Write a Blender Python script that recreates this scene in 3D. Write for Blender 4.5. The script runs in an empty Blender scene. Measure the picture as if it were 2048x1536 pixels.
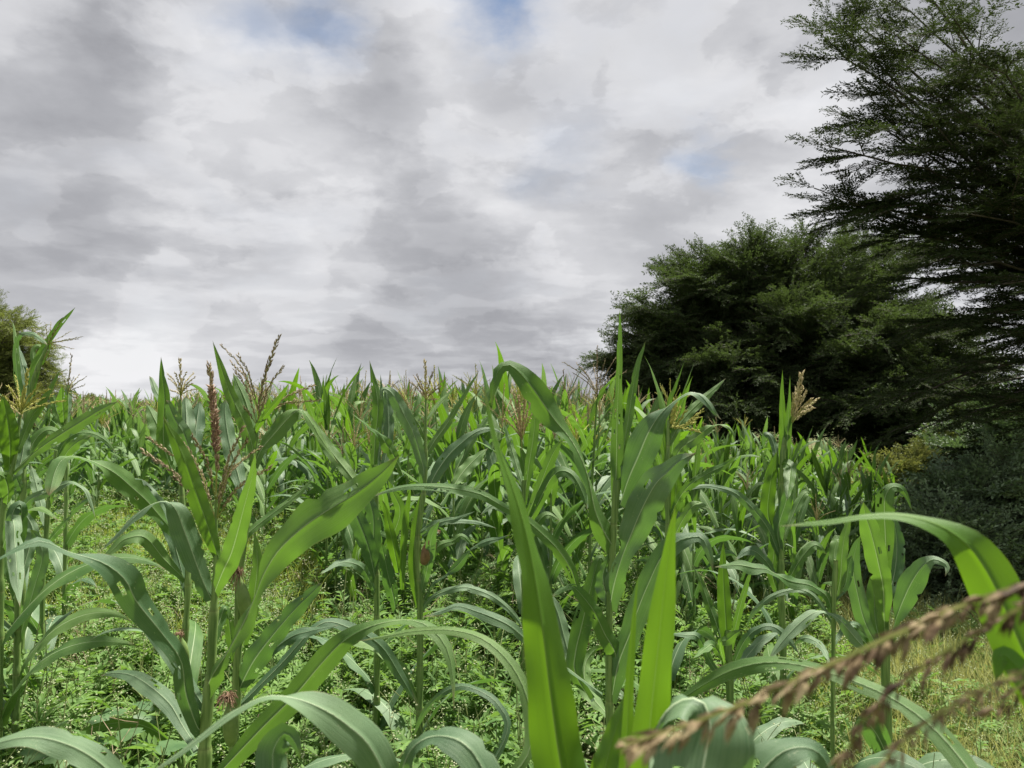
import bpy, math
import numpy as np
from mathutils import Vector

sc = bpy.context.scene
COL = sc.collection
rng = np.random.default_rng(11)
R = math.radians

# ------------------------------------------------------------------ camera
FPX, CX, CY, HORIZON, CAM_H = 1547.0, 1024.0, 768.0, 815.0, 1.62
PITCH = math.atan((HORIZON - CY) / FPX)
cam_data = bpy.data.cameras.new("camera")
cam_data.sensor_width = 36.0
cam_data.lens = 36.0 * FPX / 2048.0
cam_data.clip_start = 0.05
cam_data.clip_end = 8000
cam_data.dof.use_dof = True
cam_data.dof.focus_distance = 3.2
cam_data.dof.aperture_fstop = 7.0
cam = bpy.data.objects.new("camera", cam_data)
cam.location = (0, 0, CAM_H)
cam.rotation_euler = (R(90) + PITCH, 0, 0)
COL.objects.link(cam)
sc.camera = cam

# ------------------------------------------------------------------ light
SUN_EL, SUN_AZ = 66.0, 48.0          # azimuth measured from +Y (view direction) towards +X (right)
SUN_DIR = Vector((math.sin(R(SUN_AZ)) * math.cos(R(SUN_EL)), math.cos(R(SUN_AZ)) * math.cos(R(SUN_EL)), math.sin(R(SUN_EL))))
sun_data = bpy.data.lights.new("sun", 'SUN')
sun_data.energy = 5.0
sun_data.angle = R(3.0)
sun_data.color = (1.0, 0.95, 0.86)
sun = bpy.data.objects.new("sun", sun_data)
sun.rotation_euler = SUN_DIR.to_track_quat('Z', 'Y').to_euler()
COL.objects.link(sun)

sc.view_settings.view_transform = 'Standard'
sc.view_settings.look = 'None'
sc.view_settings.exposure = 1.15
sc.view_settings.gamma = 1.0
sc.view_settings.use_curve_mapping = False
sc.cycles.max_bounces = 8
sc.cycles.diffuse_bounces = 5
sc.cycles.glossy_bounces = 2
sc.cycles.transmission_bounces = 5
sc.cycles.transparent_max_bounces = 4
sc.cycles.use_denoising = True
sc.cycles.caustics_reflective = False
sc.cycles.caustics_refractive = False

PC, PS = math.cos(PITCH), math.sin(PITCH)
def ray(px, py):
    x = (px - CX) / FPX; z = (CY - py) / FPX
    return np.array((x, PC - z * PS, PS + z * PC))
def at(px, py, Y):
    d = ray(px, py)
    return np.array((0, 0, CAM_H)) + d * (Y / d[1])
CAMP = np.array((0, 0, CAM_H))

# ------------------------------------------------------------------ sky
world = bpy.data.worlds.new("World")
sc.world = world
world.use_nodes = True
wt = world.node_tree
wt.nodes.clear()
def N(t, kind, **kw):
    n = t.nodes.new(kind)
    for k, v in kw.items():
        setattr(n, k, v)
    return n
def wmath(t, op, a, b=None, clamp=False):
    n = N(t, 'ShaderNodeMath', operation=op); n.use_clamp = clamp
    for i, v in enumerate((a, b)):
        if v is None: continue
        if isinstance(v, (int, float)): n.inputs[i].default_value = v
        else: t.links.new(v, n.inputs[i])
    return n.outputs[0]
def wvec(t, op, a, b=None, scale=None):
    n = N(t, 'ShaderNodeVectorMath', operation=op)
    for i, v in enumerate((a, b)):
        if v is None: continue
        if isinstance(v, (tuple, list)): n.inputs[i].default_value = v
        else: t.links.new(v, n.inputs[i])
    if scale is not None: n.inputs['Scale'].default_value = scale
    return n
def mixcol(t, fac, a, b, blend='MIX'):
    n = N(t, 'ShaderNodeMix', data_type='RGBA', blend_type=blend)
    for key, v in ((0, fac), (6, a), (7, b)):
        if isinstance(v, (int, float)): n.inputs[key].default_value = v
        elif isinstance(v, (tuple, list)): n.inputs[key].default_value = (*v[:3], 1)
        else: t.links.new(v, n.inputs[key])
    return n.outputs[2]

tc = N(wt, 'ShaderNodeTexCoord')
dn = wvec(wt, 'NORMALIZE', tc.outputs['Generated']).outputs[0]
sep = N(wt, 'ShaderNodeSeparateXYZ'); wt.links.new(dn, sep.inputs[0])
den = wmath(wt, 'MAXIMUM', wmath(wt, 'ADD', sep.outputs[2], 0.26), 0.03)
comb = N(wt, 'ShaderNodeCombineXYZ')
wt.links.new(wmath(wt, 'DIVIDE', sep.outputs[0], den), comb.inputs[0])
wt.links.new(wmath(wt, 'DIVIDE', sep.outputs[1], den), comb.inputs[1])
deck = comb.outputs[0]
def noise(t, vec, scale, detail=6, rough=0.55, dist=0.0):
    n = N(t, 'ShaderNodeTexNoise'); n.inputs['Scale'].default_value = scale
    n.inputs['Detail'].default_value = detail; n.inputs['Roughness'].default_value = rough
    n.inputs['Distortion'].default_value = dist
    t.links.new(vec, n.inputs['Vector'])
    return n
n_big = noise(wt, deck, 1.25, 5, 0.45)
qv = wvec(wt, 'MULTIPLY', dn, (1.0, 1.0, 1.75)).outputs[0]
w0 = noise(wt, qv, 5.0, 6, 0.55)
qw = wvec(wt, 'ADD', qv, wvec(wt, 'SCALE', wvec(wt, 'SUBTRACT', w0.outputs['Color'], (0.5, 0.5, 0.5)).outputs[0], None, 0.20).outputs[0]).outputs[0]
n_iso = noise(wt, qw, 2.6, 9, 0.50)
n_mid = noise(wt, wvec(wt, 'ADD', qw, (3.3, 1.7, 0.4)).outputs[0], 5.2, 9, 0.52)
den2 = wmath(wt, 'MAXIMUM', wmath(wt, 'ADD', sep.outputs[2], 0.11), 0.03)
comb2 = N(wt, 'ShaderNodeCombineXYZ')
wt.links.new(wmath(wt, 'DIVIDE', sep.outputs[0], den2), comb2.inputs[0]); wt.links.new(wmath(wt, 'DIVIDE', sep.outputs[1], den2), comb2.inputs[1])
n_low = noise(wt, comb2.outputs[0], 2.3, 7, 0.52)
def edge(fac, a, b):
    m_ = N(wt, 'ShaderNodeMapRange', interpolation_type='SMOOTHSTEP')
    wt.links.new(fac, m_.inputs['Value']); m_.inputs['From Min'].default_value = a; m_.inputs['From Max'].default_value = b
    return m_.outputs['Result']
# warp the look-up direction so the larger cloud masses get ragged edges
warp = noise(wt, deck, 2.6, 6, 0.6)
woff = wvec(wt, 'SCALE', wvec(wt, 'SUBTRACT', warp.outputs['Color'], (0.5, 0.5, 0.5)).outputs[0], None, 0.22).outputs[0]
dw = wvec(wt, 'NORMALIZE', wvec(wt, 'ADD', dn, woff).outputs[0]).outputs[0]
def lobe(px, py, r, amp):
    d = ray(px, py); d = d / np.linalg.norm(d)
    dot = wvec(wt, 'DOT_PRODUCT', dw, tuple(float(v) for v in d)).outputs['Value']
    k = (FPX / r) ** 2
    e = wmath(wt, 'EXPONENT', wmath(wt, 'MULTIPLY', wmath(wt, 'SUBTRACT', dot, 1.0), k))
    return wmath(wt, 'MULTIPLY', e, amp)
def addall(xs):
    s = xs[0]
    for x in xs[1:]: s = wmath(wt, 'ADD', s, x)
    return s
shade_lobes = [lobe(*a) for a in (
    (275, 110, 75, -0.24), (390, 512, 60, -0.11), (540, 505, 50, -0.11), (770, 130, 80, -0.20), (1050, 200, 90, -0.08),
    (1140, 760, 60, -0.16), (150, 300, 110, -0.08), (880, 430, 110, -0.03), (90, 560, 90, -0.08), (780, 600, 130, -0.05), (1010, 640, 80, -0.06),
    (360, 220, 90, 0.12), (560, 220, 110, 0.14), (985, 370, 60, 0.24), (80, 130, 90, 0.18), (860, 60, 70, 0.15), (1150, 480, 110, 0.10),
    (1600, 400, 120, 0.16), (250, 760, 60, 0.20), (650, 390, 90, 0.10), (150, 720, 50, 0.12), (1250, 640, 90, 0.08))]
blue_lobes = [lobe(*a) for a in (
    (510, 70, 40, 0.5), (640, 65, 40, 0.7), (1010, 0, 46, 1.1), (920, 20, 34, 0.4), (1410, 325, 34, 0.5), (1130, 300, 60, 0.14), (1090, 350, 40, 0.12))]
shade = addall([wmath(wt, 'MULTIPLY', n_big.outputs['Fac'], 0.26), wmath(wt, 'MULTIPLY', n_iso.outputs['Fac'], 0.32), wmath(wt, 'MULTIPLY', n_mid.outputs['Fac'], 0.26), wmath(wt, 'MULTIPLY', n_low.outputs['Fac'], 0.14),
                wmath(wt, 'MULTIPLY', edge(n_iso.outputs['Fac'], 0.495, 0.535), 0.06), wmath(wt, 'MULTIPLY', edge(n_mid.outputs['Fac'], 0.505, 0.55), 0.05), wmath(wt, 'MULTIPLY', edge(n_low.outputs['Fac'], 0.48, 0.58), 0.04), wmath(wt, 'ADD', 0.055, 0.0)] + shade_lobes)
ramp = N(wt, 'ShaderNodeValToRGB')
wt.links.new(shade, ramp.inputs[0])
cr = ramp.color_ramp
cr.elements[0].position = 0.30; cr.elements[0].color = (0.139, 0.141, 0.154, 1)
cr.elements[1].position = 0.88; cr.elements[1].color = (0.50, 0.50, 0.51, 1)
for p, c in ((0.45, (0.229, 0.232, 0.248, 1)), (0.58, (0.311, 0.314, 0.330, 1)), (0.70, (0.402, 0.404, 0.418, 1))):
    e = cr.elements.new(p); e.color = c
sky = N(wt, 'ShaderNodeTexSky', sky_type='NISHITA')
sky.sun_disc = False
sky.sun_elevation = R(SUN_EL)
sky.sun_rotation = R(SUN_AZ)
sky.air_density = 1.0; sky.dust_density = 0.6; sky.ozone_density = 1.5
bluef = wmath(wt, 'ADD', addall(blue_lobes), wmath(wt, 'MULTIPLY', wmath(wt, 'SUBTRACT', n_mid.outputs['Fac'], 0.55), 0.5))
bluef = wmath(wt, 'MULTIPLY', bluef, 0.9, clamp=True)
SKYK = 0.05
bg_clear = wvec(wt, 'SCALE', sky.outputs[0], None, 1.0).outputs[0]
bg_cloud = wvec(wt, 'SCALE', ramp.outputs[0], None, 0.80 / SKYK).outputs[0]
sky_col = mixcol(wt, bluef, bg_cloud, bg_clear)
bg = N(wt, 'ShaderNodeBackground'); bg.inputs['Strength'].default_value = SKYK
wt.links.new(sky_col, bg.inputs['Color'])
wo = N(wt, 'ShaderNodeOutputWorld'); wt.links.new(bg.outputs[0], wo.inputs['Surface'])

# ------------------------------------------------------------------ materials
MATS = {}
def new_mat(name):
    m = bpy.data.materials.new(name); m.use_nodes = True
    m.node_tree.nodes.clear(); MATS[name] = m
    return m, m.node_tree
def finish(t, col, trans_col=None, trans=0.0, rough=0.5, spec=0.4, bump=None, bump_s=0.15):
    p = N(t, 'ShaderNodeBsdfPrincipled')
    t.links.new(col, p.inputs['Base Color'])
    if isinstance(rough, (int, float)): p.inputs['Roughness'].default_value = rough
    else: t.links.new(rough, p.inputs['Roughness'])
    p.inputs['Specular IOR Level'].default_value = spec
    if bump is not None:
        b = N(t, 'ShaderNodeBump'); b.inputs['Strength'].default_value = bump_s; b.inputs['Distance'].default_value = 0.004
        t.links.new(bump, b.inputs['Height']); t.links.new(b.outputs[0], p.inputs['Normal'])
    out = N(t, 'ShaderNodeOutputMaterial')
    if trans > 0:
        tr = N(t, 'ShaderNodeBsdfTranslucent'); t.links.new(trans_col, tr.inputs['Color'])
        mx = N(t, 'ShaderNodeMixShader'); mx.inputs[0].default_value = trans
        t.links.new(p.outputs[0], mx.inputs[1]); t.links.new(tr.outputs[0], mx.inputs[2])
        t.links.new(mx.outputs[0], out.inputs['Surface'])
    else:
        t.links.new(p.outputs[0], out.inputs['Surface'])
def rampn(t, fac, stops):
    n = N(t, 'ShaderNodeValToRGB'); t.links.new(fac, n.inputs[0])
    e = n.color_ramp.elements
    e[0].position, e[0].color = stops[0][0], (*stops[0][1], 1)
    e[1].position, e[1].color = stops[-1][0], (*stops[-1][1], 1)
    for p, c in stops[1:-1]:
        x = e.new(p); x.color = (*c, 1)
    return n.outputs[0]

def maize_leaf_mat(name, dark, light, trans_c, rib, trans=0.42, rough=0.42, spots=True, by_place=False, spec=0.5):
    m, t = new_mat(name)
    tcn = N(t, 'ShaderNodeTexCoord'); uv = tcn.outputs['UV']
    geo = N(t, 'ShaderNodeNewGeometry')
    su = N(t, 'ShaderNodeSeparateXYZ'); t.links.new(uv, su.inputs[0])
    u, v = su.outputs[0], su.outputs[1]
    cb = N(t, 'ShaderNodeCombineXYZ')
    t.links.new(wmath(t, 'MULTIPLY', u, 62.0), cb.inputs[0]); t.links.new(wmath(t, 'MULTIPLY', v, 1.6), cb.inputs[1])
    oi = N(t, 'ShaderNodeObjectInfo')
    t.links.new(wmath(t, 'MULTIPLY', oi.outputs['Random'], 37.0), cb.inputs[2])
    vein = noise(t, cb.outputs[0], 1.0, 3, 0.6).outputs['Fac']
    big = noise(t, geo.outputs['Position'], 9.0 if not by_place else 2.2, 4, 0.6).outputs['Fac']
    f = wmath(t, 'ADD', wmath(t, 'MULTIPLY', vein, 0.55), wmath(t, 'MULTIPLY', big, 0.45))
    f = wmath(t, 'ADD', f, wmath(t, 'MULTIPLY', wmath(t, 'SUBTRACT', oi.outputs['Random'], 0.5), 0.22))
    col = rampn(t, f, ((0.39, dark), (0.61, light)))
    # pale midrib
    au = wmath(t, 'ABSOLUTE', wmath(t, 'SUBTRACT', u, 0.5))
    ribw = wmath(t, 'MULTIPLY', wmath(t, 'SUBTRACT', 1.0, v), 0.030)
    ribf = wmath(t, 'SUBTRACT', 1.0, wmath(t, 'DIVIDE', au, wmath(t, 'ADD', ribw, 0.008)), clamp=True)
    ribf = wmath(t, 'MULTIPLY', ribf, 1.6, clamp=True)
    col = mixcol(t, ribf, col, rib)
    # browned, worn margins here and there
    mg = wmath(t, 'MULTIPLY', wmath(t, 'SUBTRACT', au, 0.478), 60.0, clamp=True)
    mg = wmath(t, 'MULTIPLY', mg, wmath(t, 'MULTIPLY', wmath(t, 'SUBTRACT', noise(t, geo.outputs['Position'], 14.0, 3).outputs['Fac'], 0.5), 7.0, clamp=True))
    col = mixcol(t, wmath(t, 'MULTIPLY', mg, 0.8), col, (0.24, 0.17, 0.085))
    # dry, brownish extreme tip and pale feeding scars
    tipf = wmath(t, 'MULTIPLY', wmath(t, 'SUBTRACT', wmath(t, 'ADD', v, wmath(t, 'MULTIPLY', vein, 0.05)), 0.965), 18.0, clamp=True)
    col = mixcol(t, tipf, col, (0.14, 0.10, 0.05))
    if spots:
        sv = N(t, 'ShaderNodeCombineXYZ')
        t.links.new(wmath(t, 'MULTIPLY', u, 14.0), sv.inputs[0]); t.links.new(wmath(t, 'MULTIPLY', v, 60.0), sv.inputs[1])
        t.links.new(wmath(t, 'MULTIPLY', oi.outputs['Random'], 91.0), sv.inputs[2])
        vo = N(t, 'ShaderNodeTexVoronoi'); vo.inputs['Scale'].default_value = 1.0; t.links.new(sv.outputs[0], vo.inputs['Vector'])
        pick = wmath(t, 'GREATER_THAN', noise(t, sv.outputs[0], 0.16, 2).outputs['Fac'], 0.60)
        sf = wmath(t, 'MULTIPLY', wmath(t, 'LESS_THAN', vo.outputs['Distance'], 0.20), pick)
        col = mixcol(t, wmath(t, 'MULTIPLY', sf, 0.7), col, (0.30, 0.34, 0.20))
    tcol = mixcol(t, wmath(t, 'MULTIPLY', ribf, 0.5), mixcol(t, wmath(t, 'MULTIPLY', vein, 0.8), trans_c, tuple(0.42 * c for c in trans_c)), rib)
    finish(t, col, tcol, trans, rough, spec, vein, 0.35)
    return m
maize_leaf_mat('maize_leaf', (0.060, 0.138, 0.034), (0.155, 0.255, 0.082), (0.17, 0.35, 0.030), (0.40, 0.50, 0.28), rough=0.58, spec=0.35, trans=0.38)
maize_leaf_mat('maize_leaf_blue', (0.060, 0.122, 0.058), (0.155, 0.240, 0.125), (0.15, 0.33, 0.04), (0.40, 0.50, 0.31), trans=0.30, rough=0.55, spec=0.42)
maize_leaf_mat('maize_leaf_young', (0.055, 0.125, 0.022), (0.115, 0.215, 0.046), (0.16, 0.34, 0.015), (0.26, 0.40, 0.14), trans=0.44, rough=0.5, spots=False)
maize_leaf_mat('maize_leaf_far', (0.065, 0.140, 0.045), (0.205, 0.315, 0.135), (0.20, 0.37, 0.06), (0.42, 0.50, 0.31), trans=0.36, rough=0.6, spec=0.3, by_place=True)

def simple_mat(name, stops, scale, trans=0.0, trans_c=(0, 0, 0), rough=0.7, spec=0.2, detail=4, coord='pos', bump_s=0.0):
    m, t = new_mat(name)
    geo = N(t, 'ShaderNodeNewGeometry')
    n = noise(t, geo.outputs['Position'], scale, detail, 0.6).outputs['Fac']
    n2 = noise(t, geo.outputs['Position'], scale * 0.13, 2, 0.5).outputs['Fac']
    f = wmath(t, 'ADD', wmath(t, 'MULTIPLY', n, 0.65), wmath(t, 'MULTIPLY', n2, 0.35))
    col = rampn(t, f, stops)
    tcol = None
    if trans:
        c = N(t, 'ShaderNodeRGB'); c.outputs[0].default_value = (*trans_c, 1); tcol = c.outputs[0]
    finish(t, col, tcol, trans, rough, spec, n if bump_s else None, bump_s)
    return m
m, t = new_mat('maize_stem')
geo = N(t, 'ShaderNodeNewGeometry'); sz = N(t, 'ShaderNodeSeparateXYZ'); t.links.new(geo.outputs['Position'], sz.inputs[0])
stn = noise(t, wvec(t, 'MULTIPLY', geo.outputs['Position'], (140, 140, 7)).outputs[0], 1.0, 3).outputs['Fac']
oi = N(t, 'ShaderNodeObjectInfo')
fr = wmath(t, 'FRACT', wmath(t, 'ADD', wmath(t, 'DIVIDE', wmath(t, 'ADD', sz.outputs[2], 0.03), 0.165), wmath(t, 'MULTIPLY', oi.outputs['Random'], 0.0)))
c0 = rampn(t, stn, ((0.36, (0.095, 0.175, 0.042)), (0.64, (0.215, 0.320, 0.095))))
c0 = mixcol(t, wmath(t, 'MULTIPLY', wmath(t, 'SUBTRACT', fr, 0.93), 6.0, clamp=True), c0, (0.30, 0.36, 0.13))
c0 = mixcol(t, wmath(t, 'MULTIPLY', wmath(t, 'SUBTRACT', 0.05, fr), 10.0, clamp=True), c0, (0.15, 0.15, 0.06))
cc = N(t, 'ShaderNodeRGB'); cc.outputs[0].default_value = (0.25, 0.4, 0.08, 1)
finish(t, c0, cc.outputs[0], 0.12, 0.45, 0.4, stn, 0.5)
simple_mat('tassel_brown', ((0.38, (0.085, 0.058, 0.036)), (0.48, (0.25, 0.19, 0.115)), (0.60, (0.50, 0.42, 0.28))), 160, 0.15, (0.3, 0.18, 0.1))
simple_mat('tassel_red', ((0.38, (0.13, 0.075, 0.052)), (0.5, (0.30, 0.20, 0.14)), (0.62, (0.50, 0.37, 0.26))), 160, 0.15, (0.3, 0.12, 0.08))
simple_mat('tassel_husky', ((0.36, (0.045, 0.030, 0.020)), (0.45, (0.13, 0.088, 0.052)), (0.54, (0.25, 0.19, 0.105)), (0.64, (0.40, 0.33, 0.19))), 75, 0.15, (0.3, 0.18, 0.1))
simple_mat('tassel_tan', ((0.38, (0.32, 0.26, 0.13)), (0.62, (0.58, 0.50, 0.29))), 90, 0.2, (0.45, 0.34, 0.12))
simple_mat('tassel_yellow', ((0.38, (0.32, 0.32, 0.07)), (0.62, (0.52, 0.50, 0.16))), 90, 0.25, (0.5, 0.5, 0.1))
simple_mat('tassel_rosy', ((0.38, (0.34, 0.24, 0.13)), (0.62, (0.58, 0.47, 0.29))), 90, 0.2, (0.45, 0.25, 0.12))
simple_mat('tassel_axis', ((0.38, (0.20, 0.24, 0.06)), (0.62, (0.34, 0.33, 0.11))), 60, 0.1, (0.3, 0.3, 0.1))
simple_mat('silk', ((0.38, (0.15, 0.085, 0.055)), (0.62, (0.42, 0.29, 0.19))), 200, 0.2, (0.4, 0.2, 0.1))
simple_mat('husk', ((0.35, (0.13, 0.21, 0.055)), (0.65, (0.24, 0.33, 0.11))), 40, 0.15, (0.3, 0.45, 0.1), 0.5, 0.35)
simple_mat('husk_dry', ((0.35, (0.16, 0.085, 0.05)), (0.65, (0.34, 0.21, 0.12))), 40, 0.15, (0.3, 0.18, 0.1), 0.6, 0.3)
simple_mat('weed_leaf', ((0.36, (0.070, 0.150, 0.040)), (0.64, (0.205, 0.325, 0.096))), 7.0, 0.36, (0.23, 0.40, 0.06), 0.6, 0.2)
simple_mat('weed_stem', ((0.36, (0.12, 0.17, 0.06)), (0.64, (0.24, 0.27, 0.10))), 10.0)
simple_mat('weed_flower', ((0.36, (0.30, 0.36, 0.18)), (0.64, (0.50, 0.54, 0.34))), 30.0, 0.2, (0.6, 0.6, 0.45))
simple_mat('broad_leaf', ((0.36, (0.060, 0.125, 0.048)), (0.64, (0.125, 0.215, 0.085))), 14.0, 0.35, (0.2, 0.38, 0.07), 0.5, 0.35)
simple_mat('dry_grass', ((0.34, (0.13, 0.18, 0.05)), (0.66, (0.33, 0.34, 0.12))), 6.0, 0.35, (0.42, 0.42, 0.12), 0.6, 0.2)
simple_mat('grass', ((0.34, (0.19, 0.27, 0.04)), (0.66, (0.38, 0.44, 0.09))), 4.0, 0.35, (0.46, 0.54, 0.08), 0.6, 0.2)  # bright yellow-green: sunlight on the left clearing is put into this colour
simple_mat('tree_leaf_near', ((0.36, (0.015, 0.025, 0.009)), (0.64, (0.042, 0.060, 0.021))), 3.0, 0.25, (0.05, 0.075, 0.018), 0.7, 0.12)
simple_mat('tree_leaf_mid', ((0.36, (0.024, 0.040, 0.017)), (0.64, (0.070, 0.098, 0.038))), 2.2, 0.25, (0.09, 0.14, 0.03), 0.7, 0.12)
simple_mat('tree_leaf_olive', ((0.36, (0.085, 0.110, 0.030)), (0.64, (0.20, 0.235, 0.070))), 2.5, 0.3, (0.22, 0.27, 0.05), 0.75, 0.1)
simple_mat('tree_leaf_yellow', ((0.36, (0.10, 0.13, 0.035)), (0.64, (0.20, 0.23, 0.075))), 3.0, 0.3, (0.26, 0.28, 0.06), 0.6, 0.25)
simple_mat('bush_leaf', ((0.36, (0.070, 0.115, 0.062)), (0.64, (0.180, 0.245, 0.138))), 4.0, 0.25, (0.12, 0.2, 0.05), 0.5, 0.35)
simple_mat('herb_leaf', ((0.36, (0.055, 0.115, 0.035)), (0.64, (0.125, 0.215, 0.070))), 9.0, 0.36, (0.18, 0.36, 0.06), 0.5, 0.35)
simple_mat('dead_stalk', ((0.36, (0.13, 0.095, 0.055)), (0.64, (0.30, 0.24, 0.15))), 25.0)
simple_mat('bark', ((0.36, (0.035, 0.028, 0.022)), (0.64, (0.105, 0.088, 0.070))), 18.0, bump_s=0.5)
simple_mat('bark_grey', ((0.36, (0.12, 0.105, 0.09)), (0.64, (0.26, 0.24, 0.21))), 18.0)

m, t = new_mat('soil')
geo = N(t, 'ShaderNodeNewGeometry')
a = noise(t, geo.outputs['Position'], 1.2, 5, 0.6).outputs['Fac']
b_ = noise(t, geo.outputs['Position'], 22.0, 6, 0.65).outputs['Fac']
c1 = rampn(t, b_, ((0.35, (0.075, 0.050, 0.033)), (0.65, (0.170, 0.120, 0.080))))
c2 = rampn(t, b_, ((0.35, (0.055, 0.090, 0.026)), (0.65, (0.130, 0.180, 0.060))))
finish(t, mixcol(t, wmath(t, 'MULTIPLY', wmath(t, 'SUBTRACT', a, 0.36), 5.0, clamp=True), c1, c2), None, 0, 0.95, 0.1, b_, 0.8)

# ------------------------------------------------------------------ mesh helpers
class MB:
    """collects quads and triangles, with uv and material index, and links them as ONE mesh"""
    def __init__(s): s.V = []; s.Q = []; s.T = []; s.UV = []; s.qm = []; s.tm = []; s.n = 0
    def add(s, V, quads=None, tris=None, uv=None, mat=0):
        V = np.asarray(V, float).reshape(-1, 3)
        if quads is not None and len(quads):
            q = np.asarray(quads).reshape(-1, 4) + s.n; s.Q.append(q); s.qm.append(np.full(len(q), mat, np.int32))
        if tris is not None and len(tris):
            q = np.asarray(tris).reshape(-1, 3) + s.n; s.T.append(q); s.tm.append(np.full(len(q), mat, np.int32))
        s.V.append(V); s.UV.append(np.zeros((len(V), 2)) if uv is None else np.asarray(uv, float)); s.n += len(V)
    def arrays(s):
        V = np.concatenate(s.V) if s.V else np.zeros((0, 3))
        UV = np.concatenate(s.UV) if s.UV else np.zeros((0, 2))
        Q = np.concatenate(s.Q) if s.Q else np.zeros((0, 4), int)
        T = np.concatenate(s.T) if s.T else np.zeros((0, 3), int)
        return V, UV, Q, T, (np.concatenate(s.qm) if s.qm else np.zeros(0, np.int32)), (np.concatenate(s.tm) if s.tm else np.zeros(0, np.int32))
    def mesh(s, name, mats, smooth=True):
        V, UV, Q, T, qm, tm = s.arrays()
        me = bpy.data.meshes.new(name)
        me.vertices.add(len(V)); me.vertices.foreach_set('co', V.astype(np.float32).ravel())
        loops = np.concatenate([Q.ravel(), T.ravel()]).astype(np.int32)
        me.loops.add(len(loops)); me.loops.foreach_set('vertex_index', loops)
        nf = len(Q) + len(T); me.polygons.add(nf)
        starts = np.concatenate([np.arange(len(Q)) * 4, len(Q) * 4 + np.arange(len(T)) * 3]).astype(np.int32)
        me.polygons.foreach_set('loop_start', starts)
        me.polygons.foreach_set('material_index', np.concatenate([qm, tm]).astype(np.int32))
        me.polygons.foreach_set('use_smooth', np.full(nf, smooth))
        ul = me.uv_layers.new(name='uv'); ul.data.foreach_set('uv', UV[loops].astype(np.float32).ravel())
        for mm in (mats if isinstance(mats, (list, tuple)) else [mats]): me.materials.append(MATS[mm])
        me.update(); me.validate()
        return me
    def build(s, name, mats, parent=None, smooth=True):
        return link(name, s.mesh(name, mats, smooth), parent)
def link(name, me, parent=None):
    o = bpy.data.objects.new(name, me); COL.objects.link(o)
    if parent is not None: o.parent = parent
    return o
def tag(o, label=None, cat=None, group=None, kind=None):
    if label: o['label'] = label
    if cat: o['category'] = cat
    if group: o['group'] = group
    if kind: o['kind'] = kind
    return o
def empty(name, loc=(0, 0, 0), rz=0, s=1.0):
    o = bpy.data.objects.new(name, None); COL.objects.link(o)
    o.empty_display_size = 0.1; o.location = loc; o.rotation_euler = (0, 0, rz); o.scale = (s, s, s)
    return o
def nrm(v):
    return v / np.maximum(np.linalg.norm(v, axis=-1, keepdims=True), 1e-9)
def resample(P, n):
    """Catmull-Rom through rows of P (any dimension), n samples evenly spaced by length of the first 3 columns"""
    P = np.asarray(P, float)
    E = np.vstack([2 * P[0] - P[1], P, 2 * P[-1] - P[-2]])
    out = []
    for i in range(1, len(E) - 2):
        tt = np.linspace(0, 1, 13)[:-1, None]
        p0, p1, p2, p3 = E[i - 1], E[i], E[i + 1], E[i + 2]
        out.append(0.5 * ((2 * p1) + (p2 - p0) * tt + (2 * p0 - 5 * p1 + 4 * p2 - p3) * tt ** 2 + (3 * p1 - p0 - 3 * p2 + p3) * tt ** 3))
    D = np.vstack(out + [P[-1:]])
    k = min(3, D.shape[1])
    L = np.concatenate([[0], np.cumsum(np.linalg.norm(np.diff(D[:, :k], axis=0), axis=1))])
    s = np.linspace(0, L[-1], n)
    return np.stack([np.interp(s, L, D[:, j]) for j in range(D.shape[1])], 1)
def frames(P):
    T = nrm(np.gradient(P, axis=0))
    ref = np.array((0.31, 0.87, 0.38)); 
    A = nrm(np.cross(T, ref)); B = np.cross(T, A)
    return T, A, B
def tube(mb, P, r, sides=6, mat=0, cap=True):
    P = np.asarray(P, float); r = np.broadcast_to(np.asarray(r, float), (len(P),))
    T, A, B = frames(P)
    th = np.arange(sides) * 2 * math.pi / sides
    V = P[:, None] + r[:, None, None] * (np.cos(th)[None, :, None] * A[:, None] + np.sin(th)[None, :, None] * B[:, None])
    n = len(P)
    i = np.arange(n - 1)[:, None] * sides; j = np.arange(sides)[None]; j2 = (j + 1) % sides
    q = np.stack([i + j, i + j2, i + sides + j2, i + sides + j], -1).reshape(-1, 4)
    uv = np.stack(np.broadcast_arrays(j / sides, np.linspace(0, 1, n)[:, None]), -1).reshape(-1, 2)
    mb.add(V.reshape(-1, 3), q, uv=uv, mat=mat)
    if cap:
        mb.add(np.vstack([V[-1], P[-1:]]), tris=[(k, (k + 1) % sides, sides) for k in range(sides)], mat=mat)

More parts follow.
